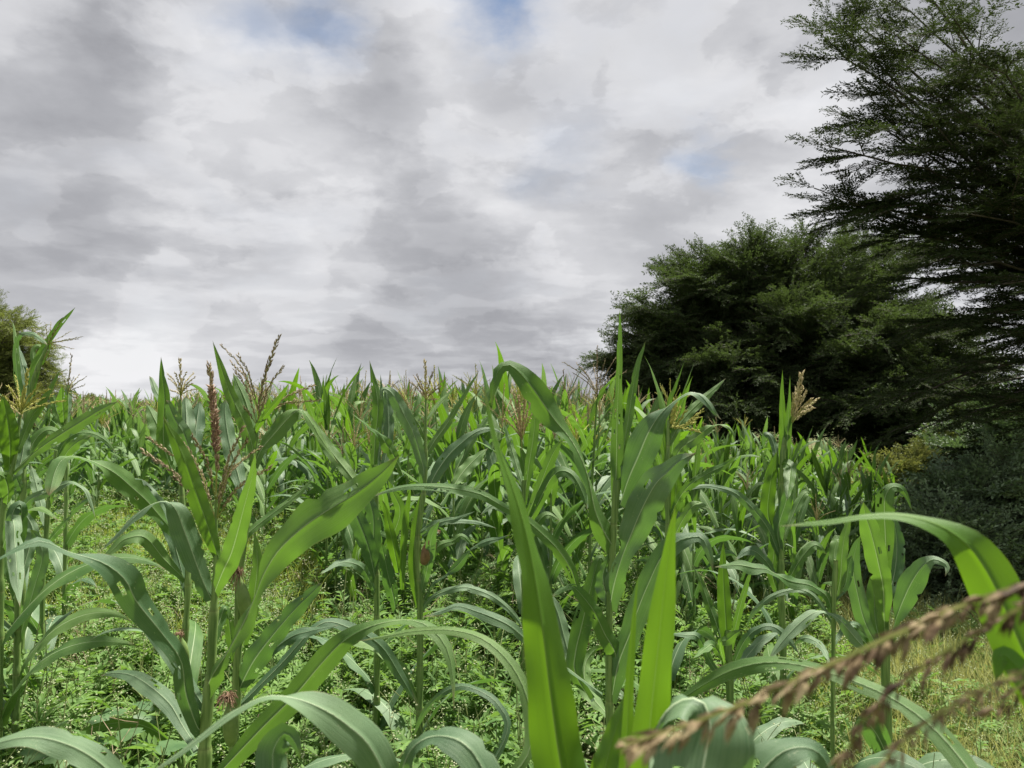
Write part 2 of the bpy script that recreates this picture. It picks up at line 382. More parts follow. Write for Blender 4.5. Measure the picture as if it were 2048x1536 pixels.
COLS9 = np.array([-1, -.8, -.55, -.28, -.05, 0, .05, .28, .55, .8, 1.0])
COLS5 = np.array([-1, -.5, 0, .5, 1.0])
COLS3 = np.array([-1, 0, 1.0])
def blade(mb, P, Wv, half, cols, fold, ripple=0.0, rphase=0.0, rfreq=9.0, hl=None, hr=None, mat=0, curl=0.0):
    """leaf blade: centreline P, unit width direction Wv, half width per row; V-folded along the midrib and wavy at the margins"""
    n = len(P); T = nrm(np.gradient(P, axis=0)); Nn = nrm(np.cross(Wv, T))
    s = cols[None, :]; tt = np.linspace(0, 1, n)
    hw = np.repeat(half[:, None], len(cols), 1)
    if hl is not None: hw = np.where(s < 0, (half * hl)[:, None], hw)
    if hr is not None: hw = np.where(s > 0, (half * hr)[:, None], hw)
    fo = np.broadcast_to(np.asarray(fold, float), (n,))[:, None]
    side = np.where(s < 0, 0.0, 1.9)
    up = fo * np.abs(s) * hw - curl * s ** 2 * hw + ripple * hw * s ** 2 * np.sin(rfreq * tt[:, None] * math.pi + rphase + side) * np.sign(s + 1e-9)
    up = np.where(np.abs(s) < 0.03, up - 0.06 * hw, up)
    V = P[:, None] + Wv[:, None] * (s * hw)[..., None] + Nn[:, None] * up[..., None]
    c = len(cols)
    i = np.arange(n - 1)[:, None] * c; j = np.arange(c - 1)[None]
    q = np.stack([i + j, i + j + 1, i + c + j + 1, i + c + j], -1).reshape(-1, 4)
    uv = np.stack(np.broadcast_arrays((s + 1) / 2, tt[:, None]), -1).reshape(-1, 2)
    mb.add(V.reshape(-1, 3), q, uv=uv, mat=mat)

def instanced(name, mats, protos, kind, pos, eul, scl, parent=None, smooth=True):
    """one object: its mesh carries a few kinds of sprig and the points where they stand; geometry nodes set a sprig on each point"""
    b = MB()
    pk = []
    for k, (V, UV, Q, T_, qm, tm) in enumerate(protos):
        off = b.n
        b.V.append(V); b.UV.append(UV); b.n += len(V)
        if len(Q): b.Q.append(Q + off); b.qm.append(qm)
        if len(T_): b.T.append(T_ + off); b.tm.append(tm)
        pk += [k] * len(V)
    npv = b.n
    pos = np.asarray(pos, float); n = len(pos)
    b.V.append(pos); b.UV.append(np.zeros((n, 2))); b.n += n
    me = b.mesh(name, mats, smooth)
    me.attributes.new('sprig', 'INT', 'POINT').data.foreach_set('value', np.concatenate([np.array(pk), -1 - np.asarray(kind)]).astype(np.int32))
    me.attributes.new('turn', 'FLOAT_VECTOR', 'POINT').data.foreach_set('vector', np.vstack([np.zeros((npv, 3)), eul]).astype(np.float32).ravel())
    me.attributes.new('size', 'FLOAT_VECTOR', 'POINT').data.foreach_set('vector', np.vstack([np.ones((npv, 3)), scl]).astype(np.float32).ravel())
    o = link(name, me, parent)
    ng = bpy.data.node_groups.new(name + '_sprigs', 'GeometryNodeTree')
    ng.interface.new_socket('Geometry', in_out='INPUT', socket_type='NodeSocketGeometry')
    ng.interface.new_socket('Geometry', in_out='OUTPUT', socket_type='NodeSocketGeometry')
    gi = ng.nodes.new('NodeGroupInput'); go = ng.nodes.new('NodeGroupOutput'); jn = ng.nodes.new('GeometryNodeJoinGeometry')
    def attr(nm, dt):
        a = ng.nodes.new('GeometryNodeInputNamedAttribute'); a.data_type = dt; a.inputs['Name'].default_value = nm; return a.outputs['Attribute']
    sp_ = attr('sprig', 'INT'); tu = attr('turn', 'FLOAT_VECTOR'); sz = attr('size', 'FLOAT_VECTOR')
    er = ng.nodes.new('FunctionNodeEulerToRotation'); ng.links.new(tu, er.inputs[0])
    def pickg(v):
        cmp_ = ng.nodes.new('FunctionNodeCompare'); cmp_.data_type = 'INT'; cmp_.operation = 'EQUAL'
        ng.links.new(sp_, cmp_.inputs['A'] if cmp_.inputs['A'].type == 'INT' else [q for q in cmp_.inputs if q.type == 'INT'][0])
        [q for q in cmp_.inputs if q.type == 'INT'][1].default_value = v
        sg = ng.nodes.new('GeometryNodeSeparateGeometry'); sg.domain = 'POINT'
        ng.links.new(gi.outputs[0], sg.inputs['Geometry']); ng.links.new(cmp_.outputs[0], sg.inputs['Selection'])
        return sg.outputs['Selection']
    for k in range(len(protos)):
        ip = ng.nodes.new('GeometryNodeInstanceOnPoints')
        ng.links.new(pickg(-1 - k), ip.inputs['Points']); ng.links.new(pickg(k), ip.inputs['Instance'])
        ng.links.new(er.outputs[0], ip.inputs['Rotation']); ng.links.new(sz, ip.inputs['Scale'])
        ng.links.new(ip.outputs[0], jn.inputs[0])
    ng.links.new(jn.outputs[0], go.inputs[0])
    md = o.modifiers.new('sprigs', 'NODES'); md.node_group = ng
    return o
def euler_along(d, roll):
    """euler angles that turn +X onto d, rolled about it"""
    up = np.array((0, 0, 1.0)) + 0 * d
    y = nrm(np.cross(up, d)); z = np.cross(d, y)
    y2 = np.cos(roll)[:, None] * y + np.sin(roll)[:, None] * z; z2 = np.cross(d, y2)
    return np.stack([np.arctan2(y2[:, 2], z2[:, 2]), -np.arcsin(np.clip(d[:, 2], -1, 1)), np.arctan2(d[:, 1], d[:, 0])], 1)

# ------------------------------------------------------------------ terrain
def gz(x, y):
    x = np.asarray(x, float); y = np.asarray(y, float)
    return -0.055 * np.clip(x - 1.0, 0, 9) * np.clip((y - 2) / 6, 0, 1) + 0.03 * np.sin(1.3 * x + 0.7) * np.cos(1.1 * y)
g = np.concatenate([-np.geomspace(3500, 12, 26), np.linspace(-11, 11, 67), np.geomspace(12, 3500, 26)])
GX, GY = np.meshgrid(g, g + 6.0)
mb = MB(); c = len(g)
i = np.arange(c - 1)[:, None] * c; j = np.arange(c - 1)[None]
mb.add(np.stack([GX, GY, gz(GX, GY)], -1).reshape(-1, 3), np.stack([i + j, i + j + 1, i + c + j + 1, i + c + j], -1).reshape(-1, 4))
tag(mb.build('ground', 'soil'), 'brown soil of the maize field', kind='structure')

# ------------------------------------------------------------------ maize, traced plants in front
maize_leaf_mat('maize_leaf_lime', (0.070, 0.165, 0.018), (0.125, 0.260, 0.036), (0.20, 0.40, 0.012), (0.20, 0.33, 0.07), trans=0.45, rough=0.5, spots=False)
LEAFMAT = {'n': 'maize_leaf_lime', 'g': 'maize_leaf', 'b': 'maize_leaf_blue', 'y': 'maize_leaf_young'}
def prof(t):
    return np.clip(0.55 + 0.45 * np.sin(np.clip(t / 0.35, 0, 1) * math.pi / 2), 0, 1) * np.where(t > 0.4, 1 - (np.clip(t - 0.4, 0, 1) / 0.6) ** 1.9, 1)
def traced_leaf(parent, Y, spec, sgn=1):
    code, dy, pts = spec[:3]
    rows = 40
    pts = np.array(pts, float)
    n = len(pts)
    sp = np.concatenate([[0], np.cumsum(np.hypot(*np.diff(pts[:, :2], axis=0).T))]); sp /= sp[-1]
    yy = Y + dy * sp ** 0.9
    P3 = np.array([at(px, py, y) for (px, py, w), y in zip(pts, yy)])
    wm = pts[:, 2] * yy / FPX
    S = resample(np.column_stack([P3, wm]), rows)
    P, w = S[:, :3], np.maximum(S[:, 3], 0.0)
    t = np.linspace(0, 1, rows)
    w[-1] = 0.0
    real = np.maximum(w, 0.72 * w.max() * prof(t))
    real[-1] = 0.0006; 
    T = nrm(np.gradient(P, axis=0))
    view = nrm(P - CAMP)
    S_ = nrm(np.cross(T, view)); B_ = nrm(np.cross(S_, T))
    level = np.clip(1 - np.abs(T[:, 2]) * 1.15, 0, 1)                # level stretches lie flatter, showing their upper face to the sky
    tilt = R(14) + R(30 if code != 'n' else 0) * level
    k = np.array([.25, .5, .25])
    best = None
    for sg in (1, -1):
        ang = (np.arccos(np.clip(w / np.maximum(real, 1e-6), 0.12, 1)) + tilt) * sg
        ang[1:-1] = np.convolve(ang, k, 'valid')
        Wv = np.cos(ang)[:, None] * S_ + np.sin(ang)[:, None] * B_
        nn = np.cross(Wv, T); nn *= np.sign(-(nn * view).sum(1))[:, None]
        score = (nn[:, 2] * real).sum()
        if best is None or score > best[0]: best = (score, Wv)
    Wv = best[1]
    half = real / 2 / np.cos(tilt * 0.8)
    hl = np.ones(rows); hr = np.ones(rows)
    if code in 'gb' or (code == 'y' and rng.random() < 0.25):
        for _ in range(rng.integers(2, 6)):
            k0 = rng.integers(5, rows - 3); (hl if rng.random() < .5 else hr)[k0] *= rng.uniform(0.68, 0.94)
    fold = 0.16 + 0.75 * np.exp(-t / 0.07)
    mbl = MB()
    blade(mbl, P, Wv, half, COLS9, fold, ripple=rng.uniform(0.08, 0.22), rphase=rng.uniform(0, 6), rfreq=rng.uniform(6, 13), hl=hl, hr=hr)
    if code in 'gb' and rng.random() < 0.55:                             # insect-eaten slots between the veins
        q = mbl.Q[0].reshape(rows - 1, len(COLS9) - 1, 4); keep = np.ones(q.shape[:2], bool)
        for _ in range(rng.integers(1, 6)):
            r0 = rng.integers(6, rows - 8); c0_ = rng.choice([1, 2, 7, 8]); keep[r0:r0 + rng.integers(1, 3), c0_] = False
        mbl.Q[0] = q[keep]; mbl.qm[0] = np.zeros(int(keep.sum()), np.int32)
    mbl.V[0] -= np.array(parent.location)
    return mbl.build('leaf', LEAFMAT[code], parent)

def spikelets(mb, P, step, length, width, spread, mat=0, hang=0.0, r=None):
    """pointed florets along a tassel branch"""
    r = r or rng
    L = np.linalg.norm(np.diff(P, axis=0), axis=1).sum()
    n = max(6, int(L / step)); S = resample(P, n); T, A, B = frames(S)
    ph = r.uniform(0, 6.28, n) + np.arange(n) * 2.4
    out = np.cos(ph)[:, None] * A + np.sin(ph)[:, None] * B + np.array((0, 0, -hang))
    d = nrm(T + out * spread)
    ll = (length * r.uniform(0.7, 1.25, n) * (1 if hang < 0.5 else 0.45 + 0.95 * np.abs(np.sin(np.arange(n) * 0.23 + 1.3 * np.sin(np.arange(n) * 0.11)))))[:, None]; ww = (width * r.uniform(0.7, 1.2, n))[:, None]
    q1 = nrm(np.cross(d, T + 0.3 * out + 0.01)); q2 = np.cross(d, q1)
    c0 = S + out * width * 0.3; mid = c0 + d * ll * 0.45; tip = c0 + d * ll
    V = np.stack([c0, mid + q1 * ww / 2, mid + q2 * ww / 2, mid - q1 * ww / 2, mid - q2 * ww / 2, tip], 1)
    base = np.arange(n)[:, None, None] * 6
    tr = np.array([(0, 1, 2), (0, 2, 3), (0, 3, 4), (0, 4, 1), (5, 2, 1), (5, 3, 2), (5, 4, 3), (5, 1, 4)])[None]
    mb.add(V.reshape(-1, 3), tris=(base + tr).reshape(-1, 3), mat=mat)

def traced_tassel(parent, Y, mat, spike, branches, wpx=9, step=0.0026, thick=1.0, hang=0.0, axis_mat='tassel_axis', spike_mat=None, dyr=0.10):
    """tassel: central spike and side branches, every branch its own sub-part"""
    off = np.array(parent.location)
    root = None
    k = Y / FPX
    def one(pts, name, par, dy, w, m_):
        yy = Y + dy * np.linspace(0, 1, len(pts))
        P = resample(np.array([at(p[0], p[1], y) for p, y in zip(pts, yy)]), 24) - off
        b = MB(); tube(b, P, np.linspace(0.16, 0.06, 24) * w * k, 4, mat=1)
        spikelets(b, P[4:], step, w * k * 1.0, w * k * 0.34 * thick, 0.36 if hang < 0.5 else 0.8, mat=0, hang=hang)
        return b.build(name, [m_, axis_mat], par, smooth=False)
    root = one(spike, 'tassel', parent, 0.0, wpx * 1.35, spike_mat or mat)
    for i, br in enumerate(branches):
        one(br, 'tassel_branch', root, dyr * math.sin(i * 2.1 + 1), wpx * rng.uniform(0.8, 1.05), mat)
    return root
def fan(hub, tips, bow=0.12):
    out = []
    for tx, ty in tips:
        hx, hy = hub; mx, my = (hx + tx) / 2, (hy + ty) / 2
        out.append([(hx, hy), (mx - (tx - hx) * 0.08, my + (ty - hy) * bow), (tx, ty)])
    return out
def traced_stem(parent, Y, pts):
    off = np.array(parent.location)
    P = [at(px, py, Y) for px, py, w in pts]; r = [max(w * Y / FPX / 2, 0.0025) for px, py, w in pts]
    b0 = P[0].copy(); 
    ground = np.array((b0[0], b0[1], float(gz(b0[0], b0[1])) - 0.03))
    if b0[2] > ground[2] + 0.05: P = [ground] + P; r = [r[0] * 1.15] + r
    S = resample(np.column_stack([P, r]), 90)
    rr = S[:, 3].copy()
    # nodes: slight collars where the leaf sheaths end
    z = S[:, 2]; nod = ((z - z[0]) / 0.165) % 1.0
    rr *= 0.92 + 0.26 * nod ** 2
    b = MB(); tube(b, S[:, :3] - off, rr, 10)
    return b.build('stem', 'maize_stem', parent)
def ear(parent, Y, base, tip, wpx, silk_dir, dry=False, silk_len=0.05, silk_n=34):
    off = np.array(parent.location)
    a_, b_ = at(*base, Y - 0.03) - off, at(*tip, Y - 0.05) - off
    P = resample(np.array([a_, a_ * .5 + b_ * .5 + np.array((0.004, -0.006, 0)), b_]), 14)
    t = np.linspace(0, 1, 14)
    rr = wpx * Y / FPX / 2 * (0.35 + 0.65 * np.sin(np.clip(t * 1.15, 0, 1) * math.pi) ** 0.6) * np.where(t > 0.8, 1 - (t - 0.8) * 2.2, 1)
    e = MB(); tube(e, P, rr, 12)
    V = e.V[0].reshape(14, 12, 3); V[:, ::3] = P[:, None] + (V[:, ::3] - P[:, None]) * 1.12   # husk leaf ridges
    ho = e.build('ear', 'husk_dry' if dry else 'husk', parent)
    sk = MB()
    d0 = nrm(b_ - a_)
    for _ in range(silk_n):
        o = rng.normal(0, 1, 3); o[2] *= 0.5
        sd = np.array(silk_dir, float)
        p0 = b_ + rng.normal(0, 0.003, 3)
        p1 = p0 + d0 * silk_len * 0.35 + nrm(o) * silk_len * 0.22
        p2 = p1 + (sd + 0.45 * nrm(o)) * silk_len * rng.uniform(0.5, 1.0)
        tube(sk, resample(np.array([p0, p1, p2]), 6), 0.0009, 3, cap=False)
    sk.build('silk', 'silk', ho)
    return ho
def traced_plant(label, Y, stem, leaves, group=None):
    p = at(stem[0][0], stem[0][1], Y)
    root = empty('maize_plant', (p[0], p[1], float(gz(p[0], p[1]))))
    tag(root, label, 'maize plant', group)
    traced_stem(root, Y, stem)
    for i, l in enumerate(leaves):
        traced_leaf(root, Y + (l[3] if len(l) > 3 else 0), l, 1 if (i * 7 + len(leaves)) % 3 else -1)
    return root

#__HERO__
hero = []
def HP(*a):
    r_ = traced_plant(*a); hero.append((r_.location.x, r_.location.y)); return r_

# front plant with the reddish brown tassel
A = HP('front maize plant with reddish brown tassel spike and long bright right leaf', 1.9,
   [(409, 1545, 25), (415, 1420, 23), (422, 1350, 19), (425, 1277, 18), (429, 1198, 15), (432, 1113, 9), (432, 1000, 6)],
   [('y', -.15, [(438,1118,14),(418,1060,32),(390,980,36),(365,910,30),(340,860,14),(326,832,0)]),
    ('g', -.25, [(427,1190,12),(445,1145,36),(465,1100,41),(488,1015,30),(505,950,16),(510,905,0)]),
    ('b', -.10, [(424,1200,20),(405,1160,34),(385,1105,48),(368,1060,50),(352,1020,40),(332,1003,16),(300,1011,20),(268,1036,16),(240,1064,12),(196,1108,0)]),
    ('b', -.45, [(405,1465,20),(393,1450,26),(372,1388,36),(362,1322,36),(325,1268,42),(273,1203,54),(250,1159,60),(205,1125,40),(137,1104,16),(85,1082,22),(40,1095,14),(-60,1150,0)]),
    ('g', -.30, [(408,1388,14),(425,1350,36),(455,1305,32),(488,1245,36),(510,1195,30),(530,1145,44),(560,1098,64),(610,1052,84),(665,1015,84),(715,985,70),(760,950,38),(800,909,0)]),
    ('g', -.35, [(425,1560,26),(520,1460,46),(590,1390,52),(645,1325,50),(690,1280,40),(750,1250,28),(815,1240,20),(855,1252,26),(890,1290,24),(905,1345,12),(908,1425,0)]),
    ('b', .15, [(398,1500,14),(365,1450,26),(340,1408,34),(300,1372,38),(262,1350,26),(225,1346,12),(200,1352,0)]),
    ('b', .10, [(412,1420,14),(355,1330,30),(310,1265,30),(265,1220,22),(215,1200,8),(160,1212,8),(115,1245,8),(72,1295,0)]),
    ('g', .1, [(424,1290,14),(440,1240,22),(452,1215,12),(462,1275,20),(466,1330,0)])])
traced_tassel(A, 1.9, 'tassel_brown', [(432,990),(433,940),(431,880),(428,830),(424,780),(419,733)],
   fan((432,1075), [(286,902),(350,955)]) + fan((432,1040), [(300,877),(337,853),(487,855),(494,880),(375,985),(540,935)])
   + fan((432,1000), [(384,873),(520,895),(470,930)]), wpx=11, spike_mat='tassel_brown', thick=1.0)
sp = MB(); P = resample(np.array([at(x, y, 1.885) for x, y in ((432,905),(431,855),(427,805),(424,775))]), 30) - np.array(A.location)
for _ in range(3): spikelets(sp, P, 0.0020, 0.016, 0.0046, 1.1)
sp.build('tassel_spike', 'tassel_red', A, smooth=False)

B0 = HP('tasselled maize plant with two brown silked ears, right behind the front plant', 2.25,
   [(467,1545,19),(473,1370,18),(475,1300,16),(480,1150,14),(500,1000,10),(507,930,8),(516,840,6)],
   [('g', -.15, [(506,965,14),(507,910,14),(493,855,28),(460,787,22),(442,734,13),(425,681,0)]),
    ('g', .10, [(508,930,12),(505,860,24),(492,805,30),(476,768,16),(466,745,0)]),
    ('g', .10, [(507,935,12),(522,900,18),(551,865,34),(581,832,30),(602,820,16),(625,848,16),(639,873,14),(677,928,0)]),
    ('y', -.1, [(504,870,10),(532,828,13),(561,793,11),(579,765,0)]),
    ('g', .1, [(492,1070,12),(520,1046,16),(560,1016,14),(600,985,10),(630,949,0)]),
    ('b', -.15, [(478,1380,18),(492,1350,38),(512,1315,48),(548,1268,40),(591,1218,34),(625,1185,22),(646,1164,0)]),
    ('b', .12, [(490,1000,14),(474,940,30),(458,880,30),(450,825,24),(452,795,0)]),
    ('g', -.05, [(486,1290,14),(500,1240,24),(510,1180,26),(515,1120,20),(508,1060,0)]),
    ('b', .05, [(478,1330,12),(520,1318,14),(580,1275,24),(620,1262,18),(680,1250,0)]),
    ('b', .25, [(470,1420,12),(560,1330,18),(640,1248,18),(700,1256,24),(760,1290,24),(800,1350,20),(836,1412,0)])])
traced_tassel(B0, 2.25, 'tassel_brown', [(514,860),(522,790),(534,740),(546,705),(557,674)],
   fan((514,850), [(625,771),(470,740),(450,792),(590,800),(566,735)]) + fan((516,820), [(477,711),(460,722),(443,690),(640,800)]), wpx=8, axis_mat='tassel_axis')
ear(B0, 2.25, (494,1245), (478,1150), 26, (-0.25, -0.1, -0.9))
ear(B0, 2.2, (462,1490), (457,1402), 30, (0.0, -0.3, -0.35), silk_len=0.05, silk_n=90)

L2 = HP('maize plant with pale tassel and dark holed leaf drooping left over the weeds', 2.9,
   [(367,1330,12),(370,1277,12),(376,1174,12),(372,1080,11),(362,960,9),(360,800,6)],
   [('g', -.1, [(352,960,10),(330,900,24),(327,850,24),(329,797,22),(325,758,13),(322,713,0)]),
    ('b', .1, [(340,850,8),(326,808,14),(311,779,13),(303,758,7),(299,752,0)]),
    ('g', .1, [(350,940,12),(330,895,30),(317,855,34),(305,830,24),(292,806,0)]),
    ('b', -.2, [(390,950,12),(380,904,26),(366,865,30),(348,836,26),(336,806,12),(332,800,0)]),
    ('b', .2, [(366,930,12),(374,880,30),(373,835,30),(371,806,18),(372,790,0)]),
    ('b', .2, [(372,940,12),(388,880,30),(395,835,28),(398,810,12),(399,800,0)]),
    ('g', -.5, [(362,1080,14),(322,1035,26),(295,1003,38),(264,975,46),(234,949,38),(205,932,26),(172,918,14),(142,912,10),(122,922,26),(110,945,32),(102,975,22),(98,992,0)]),
    ('g', -.2, [(372,1160,10),(330,1120,24),(290,1075,30),(250,1078,24),(225,1100,14),(200,1120,0)]),
    ('b', .1, [(376,1190,10),(340,1060,26),(300,985,24),(260,960,16),(225,958,0)])])
traced_tassel(L2, 2.9, 'tassel_tan', [(360,830),(361,790),(361,760),(360,720)],
   fan((361,790), [(338,757),(335,748),(350,745),(386,747),(389,755),(384,768),(340,780),(392,778),(372,745)]), wpx=6)
ear(L2, 2.85, (372,1330), (362,1272), 18, (-0.4, 0, -0.5), silk_len=0.04)

H1 = HP('tall maize plant with tip leaf rising highest at the left edge', 3.5,
   [(44,1180,13),(46,1000,12),(50,850,10),(64,770,9),(96,690,5)],
   [('g', 0, [(62,790,10),(70,737,19),(84,709,20),(97,681,13),(119,648,12),(137,630,6),(151,614,0)]),
    ('b', -.1, [(46,800,10),(36,760,13),(33,730,12),(31,700,10),(36,675,10),(47,667,8),(67,669,10),(87,683,7),(95,690,0)]),
    ('b', .1, [(52,790,8),(50,750,16),(44,725,15),(38,700,7),(34,680,0)]),
    ('g', .1, [(60,800,8),(69,735,11),(66,715,11),(67,698,8),(78,692,10),(85,705,0)]),
    ('g', .1, [(40,790,6),(35,720,9),(30,670,6),(25,640,0)]),
    ('g', .1, [(48,930,10),(70,880,18),(95,860,18),(120,870,12),(135,900,0)]),
    ('b', -.2, [(46,990,10),(25,940,22),(5,915,20),(-20,930,0)])])
traced_tassel(H1, 3.5, 'tassel_brown', [(88,720),(97,690),(108,665),(118,650)],
   fan((97,686), [(102,645),(91,648),(125,637),(141,663),(164,673),(156,677),(136,681),(145,698),(131,700),(67,659)], bow=-0.12), wpx=4.5, step=0.006)
H2 = HP('maize plant with yellow branching tassel at the left edge', 2.8,
   [(0,1290,14),(2,1100,13),(8,1010,11),(20,960,9),(32,900,8),(40,830,6)],
   [('y', .1, [(34,905,10),(62,837,18),(81,811,15),(101,776,9),(122,737,0)]),
    ('y', -.1, [(18,940,10),(20,895,32),(16,850,34),(10,815,20),(4,788,0)]),
    ('g', -.1, [(24,945,10),(44,928,12),(80,897,19),(120,870,25),(160,845,27),(197,822,20),(237,802,0)]),
    ('g', -.2, [(14,1010,10),(16,980,24),(8,955,22),(-12,948,12),(-40,965,0)]),
    ('b', .1, [(20,960,10),(40,930,22),(48,880,22),(40,845,12),(38,828,0)]),
    ('b', -.3, [(4,1100,10),(25,1040,26),(30,1090,30),(34,1150,26),(40,1215,0)])])
traced_tassel(H2, 2.8, 'tassel_yellow', [(40,850),(44,810),(50,775),(55,742)],
   fan((41,826), [(31,753),(17,773),(6,792),(-4,801),(80,769),(97,778),(128,801),(70,800),(24,780),(104,790)], bow=0.05), wpx=7)
H3 = HP('maize plant with grey arching leaf in front of the sunlit weeds, far left', 2.9,
   [(34,1330,14),(36,1200,13),(38,1086,12),(40,1040,9)],
   [('b', -.1, [(39,1100,12),(41,1060,24),(43,1020,22),(40,1008,16),(28,1020,22),(20,1050,18),(15,1080,0)]),
    ('b', -.1, [(30,1050,10),(55,1004,17),(85,988,18),(117,973,18),(143,965,9),(156,968,8),(172,981,8),(182,1006,6),(191,1037,0)]),
    ('b', .1, [(38,1170,10),(60,1090,24),(66,1060,20),(52,1030,12),(46,1020,0)]),
    ('g', .1, [(36,1210,10),(18,1120,26),(8,1080,24),(-8,1060,14),(-30,1075,0)]),
    ('b', .0, [(38,1280,10),(70,1170,24),(85,1110,22),(70,1070,14),(60,1060,0)])])
H4 = HP('slim maize plant with twisted dark leaf, in the weeds at left', 3.5,
   [(86,1160,10),(92,1080,10),(97,1010,10),(104,960,8),(112,900,6)],
   [('g', -.1, [(96,1010,6),(112,960,16),(128,915,20),(150,888,22),(172,876,12),(184,872,0)]),
    ('b', -.2, [(92,1090,8),(100,1080,10),(110,1068,14),(125,1051,12),(137,1036,6),(150,1018,12),(168,1004,10),(186,996,0)]),
    ('b', .1, [(94,1060,8),(80,1000,18),(70,960,18),(62,930,0)]),
    ('g', .1, [(104,960,8),(120,900,12),(146,870,12),(180,866,12),(210,880,10),(232,905,0)]),
    ('b', .0, [(92,1110,8),(75,1080,18),(55,1040,20),(48,1000,0)])])
H5 = HP('tasselled maize plant with broad dark leaf, second from the left against the sky', 4.6,
   [(132,1010,8),(132,900,8),(132,830,7),(136,770,4)],
   [('g', -.2, [(128,850,8),(126,819,20),(124,795,19),(124,772,0)]),
    ('b', .1, [(134,850,7),(136,800,14),(137,775,10),(138,768,0)]),
    ('g', 0, [(132,860,8),(116,830,14),(108,800,14),(104,785,0)]),
    ('g', 0, [(132,900,8),(150,860,14),(170,850,10),(186,866,0)]),
    ('g', 0, [(132,920,8),(112,890,14),(95,890,10),(85,905,0)])])
traced_tassel(H5, 4.6, 'tassel_brown', [(135,800),(136,769),(139,740),(143,712)],
   fan((136,785), [(156,752),(170,755),(169,770),(168,790),(123,745),(128,760),(162,800),(148,755)], bow=0.05), wpx=5, step=0.007)

G1 = HP('maize plant with dark hanging leaves and sharp upright tip, left of the tan tassel', 3.1,
   [(754,1290,12),(753,1185,12),(752,1050,11),(752,930,9)],
   [('g', 0, [(747,940,10),(750,880,20),(754,845,22),(756,812,22),(752,782,17),(746,755,10),(739,720,0)]),
    ('b', .1, [(756,930,8),(762,840,10),(763,790,8),(761,748,0)]),
    ('b', .15, [(762,960,8),(776,880,20),(776,820,20),(772,785,8),(770,770,0)]),
    ('g', -.2, [(806,950,8),(797,930,14),(784,905,24),(774,891,26),(764,876,17),(744,858,10),(723,841,6),(700,824,0)], -.1),
    ('b', -.2, [(752,1165,12),(738,1100,32),(718,1045,34),(703,1012,20),(690,992,0)]),
    ('b', -.1, [(756,1150,12),(748,1085,30),(746,1030,28),(734,990,14),(722,968,0)]),
    ('b', -.3, [(792,1222,8),(786,1190,24),(776,1150,26),(768,1110,20),(763,1085,0)]),
    ('g', -.1, [(760,1110,8),(790,1060,20),(800,1020,22),(786,985,14),(776,960,0)]),
    ('b', -.3, [(752,1190,8),(728,1140,18),(700,1125,18),(672,1128,12),(640,1150,0)]),
    ('g', .1, [(750,1050,8),(728,990,20),(700,950,22),(664,905,26),(640,868,18),(622,832,0)])])
G2 = HP('tasselled maize plant with tan spike at the centre, striped arching leaf to its left', 3.0,
   [(840,1262,13),(840,1180,12),(834,1120,12),(838,1050,11),(848,980,9),(852,925,7),(851,870,6),(852,798,4)],
   [('b', -.1, [(850,964,12),(846,934,20),(836,895,22),(824,860,27),(810,833,30),(796,806,28),(783,786,20),(772,778,11),(763,780,6),(760,800,0)]),
    ('g', .1, [(847,920,8),(866,886,15),(891,852,15),(910,821,11),(930,788,8),(944,764,5),(959,741,0)]),
    ('g', 0, [(852,880,8),(842,856,17),(830,837,17),(821,823,8),(816,815,0)]),
    ('g', .1, [(853,840,5),(875,809,9),(895,790,7),(911,771,0)]),
    ('b', .1, [(852,990,10),(870,950,24),(896,912,28),(924,885,24),(953,864,14),(983,858,9),(1010,868,0)]),
    ('g', .2, [(880,1010,8),(905,975,14),(925,945,25),(950,918,23),(976,896,0)]),
    ('y', -.2, [(797,1146,10),(788,1097,22),(777,1048,16),(770,1015,7),(764,1000,0)]),
    ('y', -.1, [(803,1180,8),(806,1110,13),(810,1050,14),(817,1000,8),(822,970,0)]),
    ('b', -.1, [(834,1068,8),(866,1050,17),(890,1042,14),(914,1037,10),(953,1021,0)]),
    ('b', .1, [(838,1075,8),(880,1046,12),(924,1042,9),(960,1046,7),(994,1057,0)]),
    ('b', -.2, [(848,1200,8),(866,1168,8),(891,1150,9),(914,1132,17),(934,1109,11),(946,1095,5),(973,1083,15),(996,1078,8),(1022,1069,0)]),
    ('g', 0, [(842,1150,8),(862,1110,18),(880,1090,18),(905,1082,12),(925,1072,12),(950,1096,0)]),
    ('b', -.2, [(842,1190,10),(858,1120,20),(864,1070,18),(880,1040,0)]),
    ('y', 0, [(836,1215,10),(828,1150,22),(830,1090,24),(836,1030,18),(842,985,0)]),
    ('b', 0, [(840,1225,8),(862,1196,10),(905,1178,14),(940,1176,16),(990,1196,14),(1030,1232,10),(1048,1262,0)])])
traced_tassel(G2, 3.0, 'tassel_brown', [(852,815),(852,794),(851,760),(850,724)],
   fan((852,800), [(828,753),(834,751),(866,743),(875,757),(891,757),(882,772),(822,765),(838,770),(875,798)], bow=0.04), wpx=6, spike_mat='tassel_tan')
ear(G2, 2.95, (846,1128), (868,1066), 24, (0.3, 0, -0.3), dry=True, silk_len=0.03)

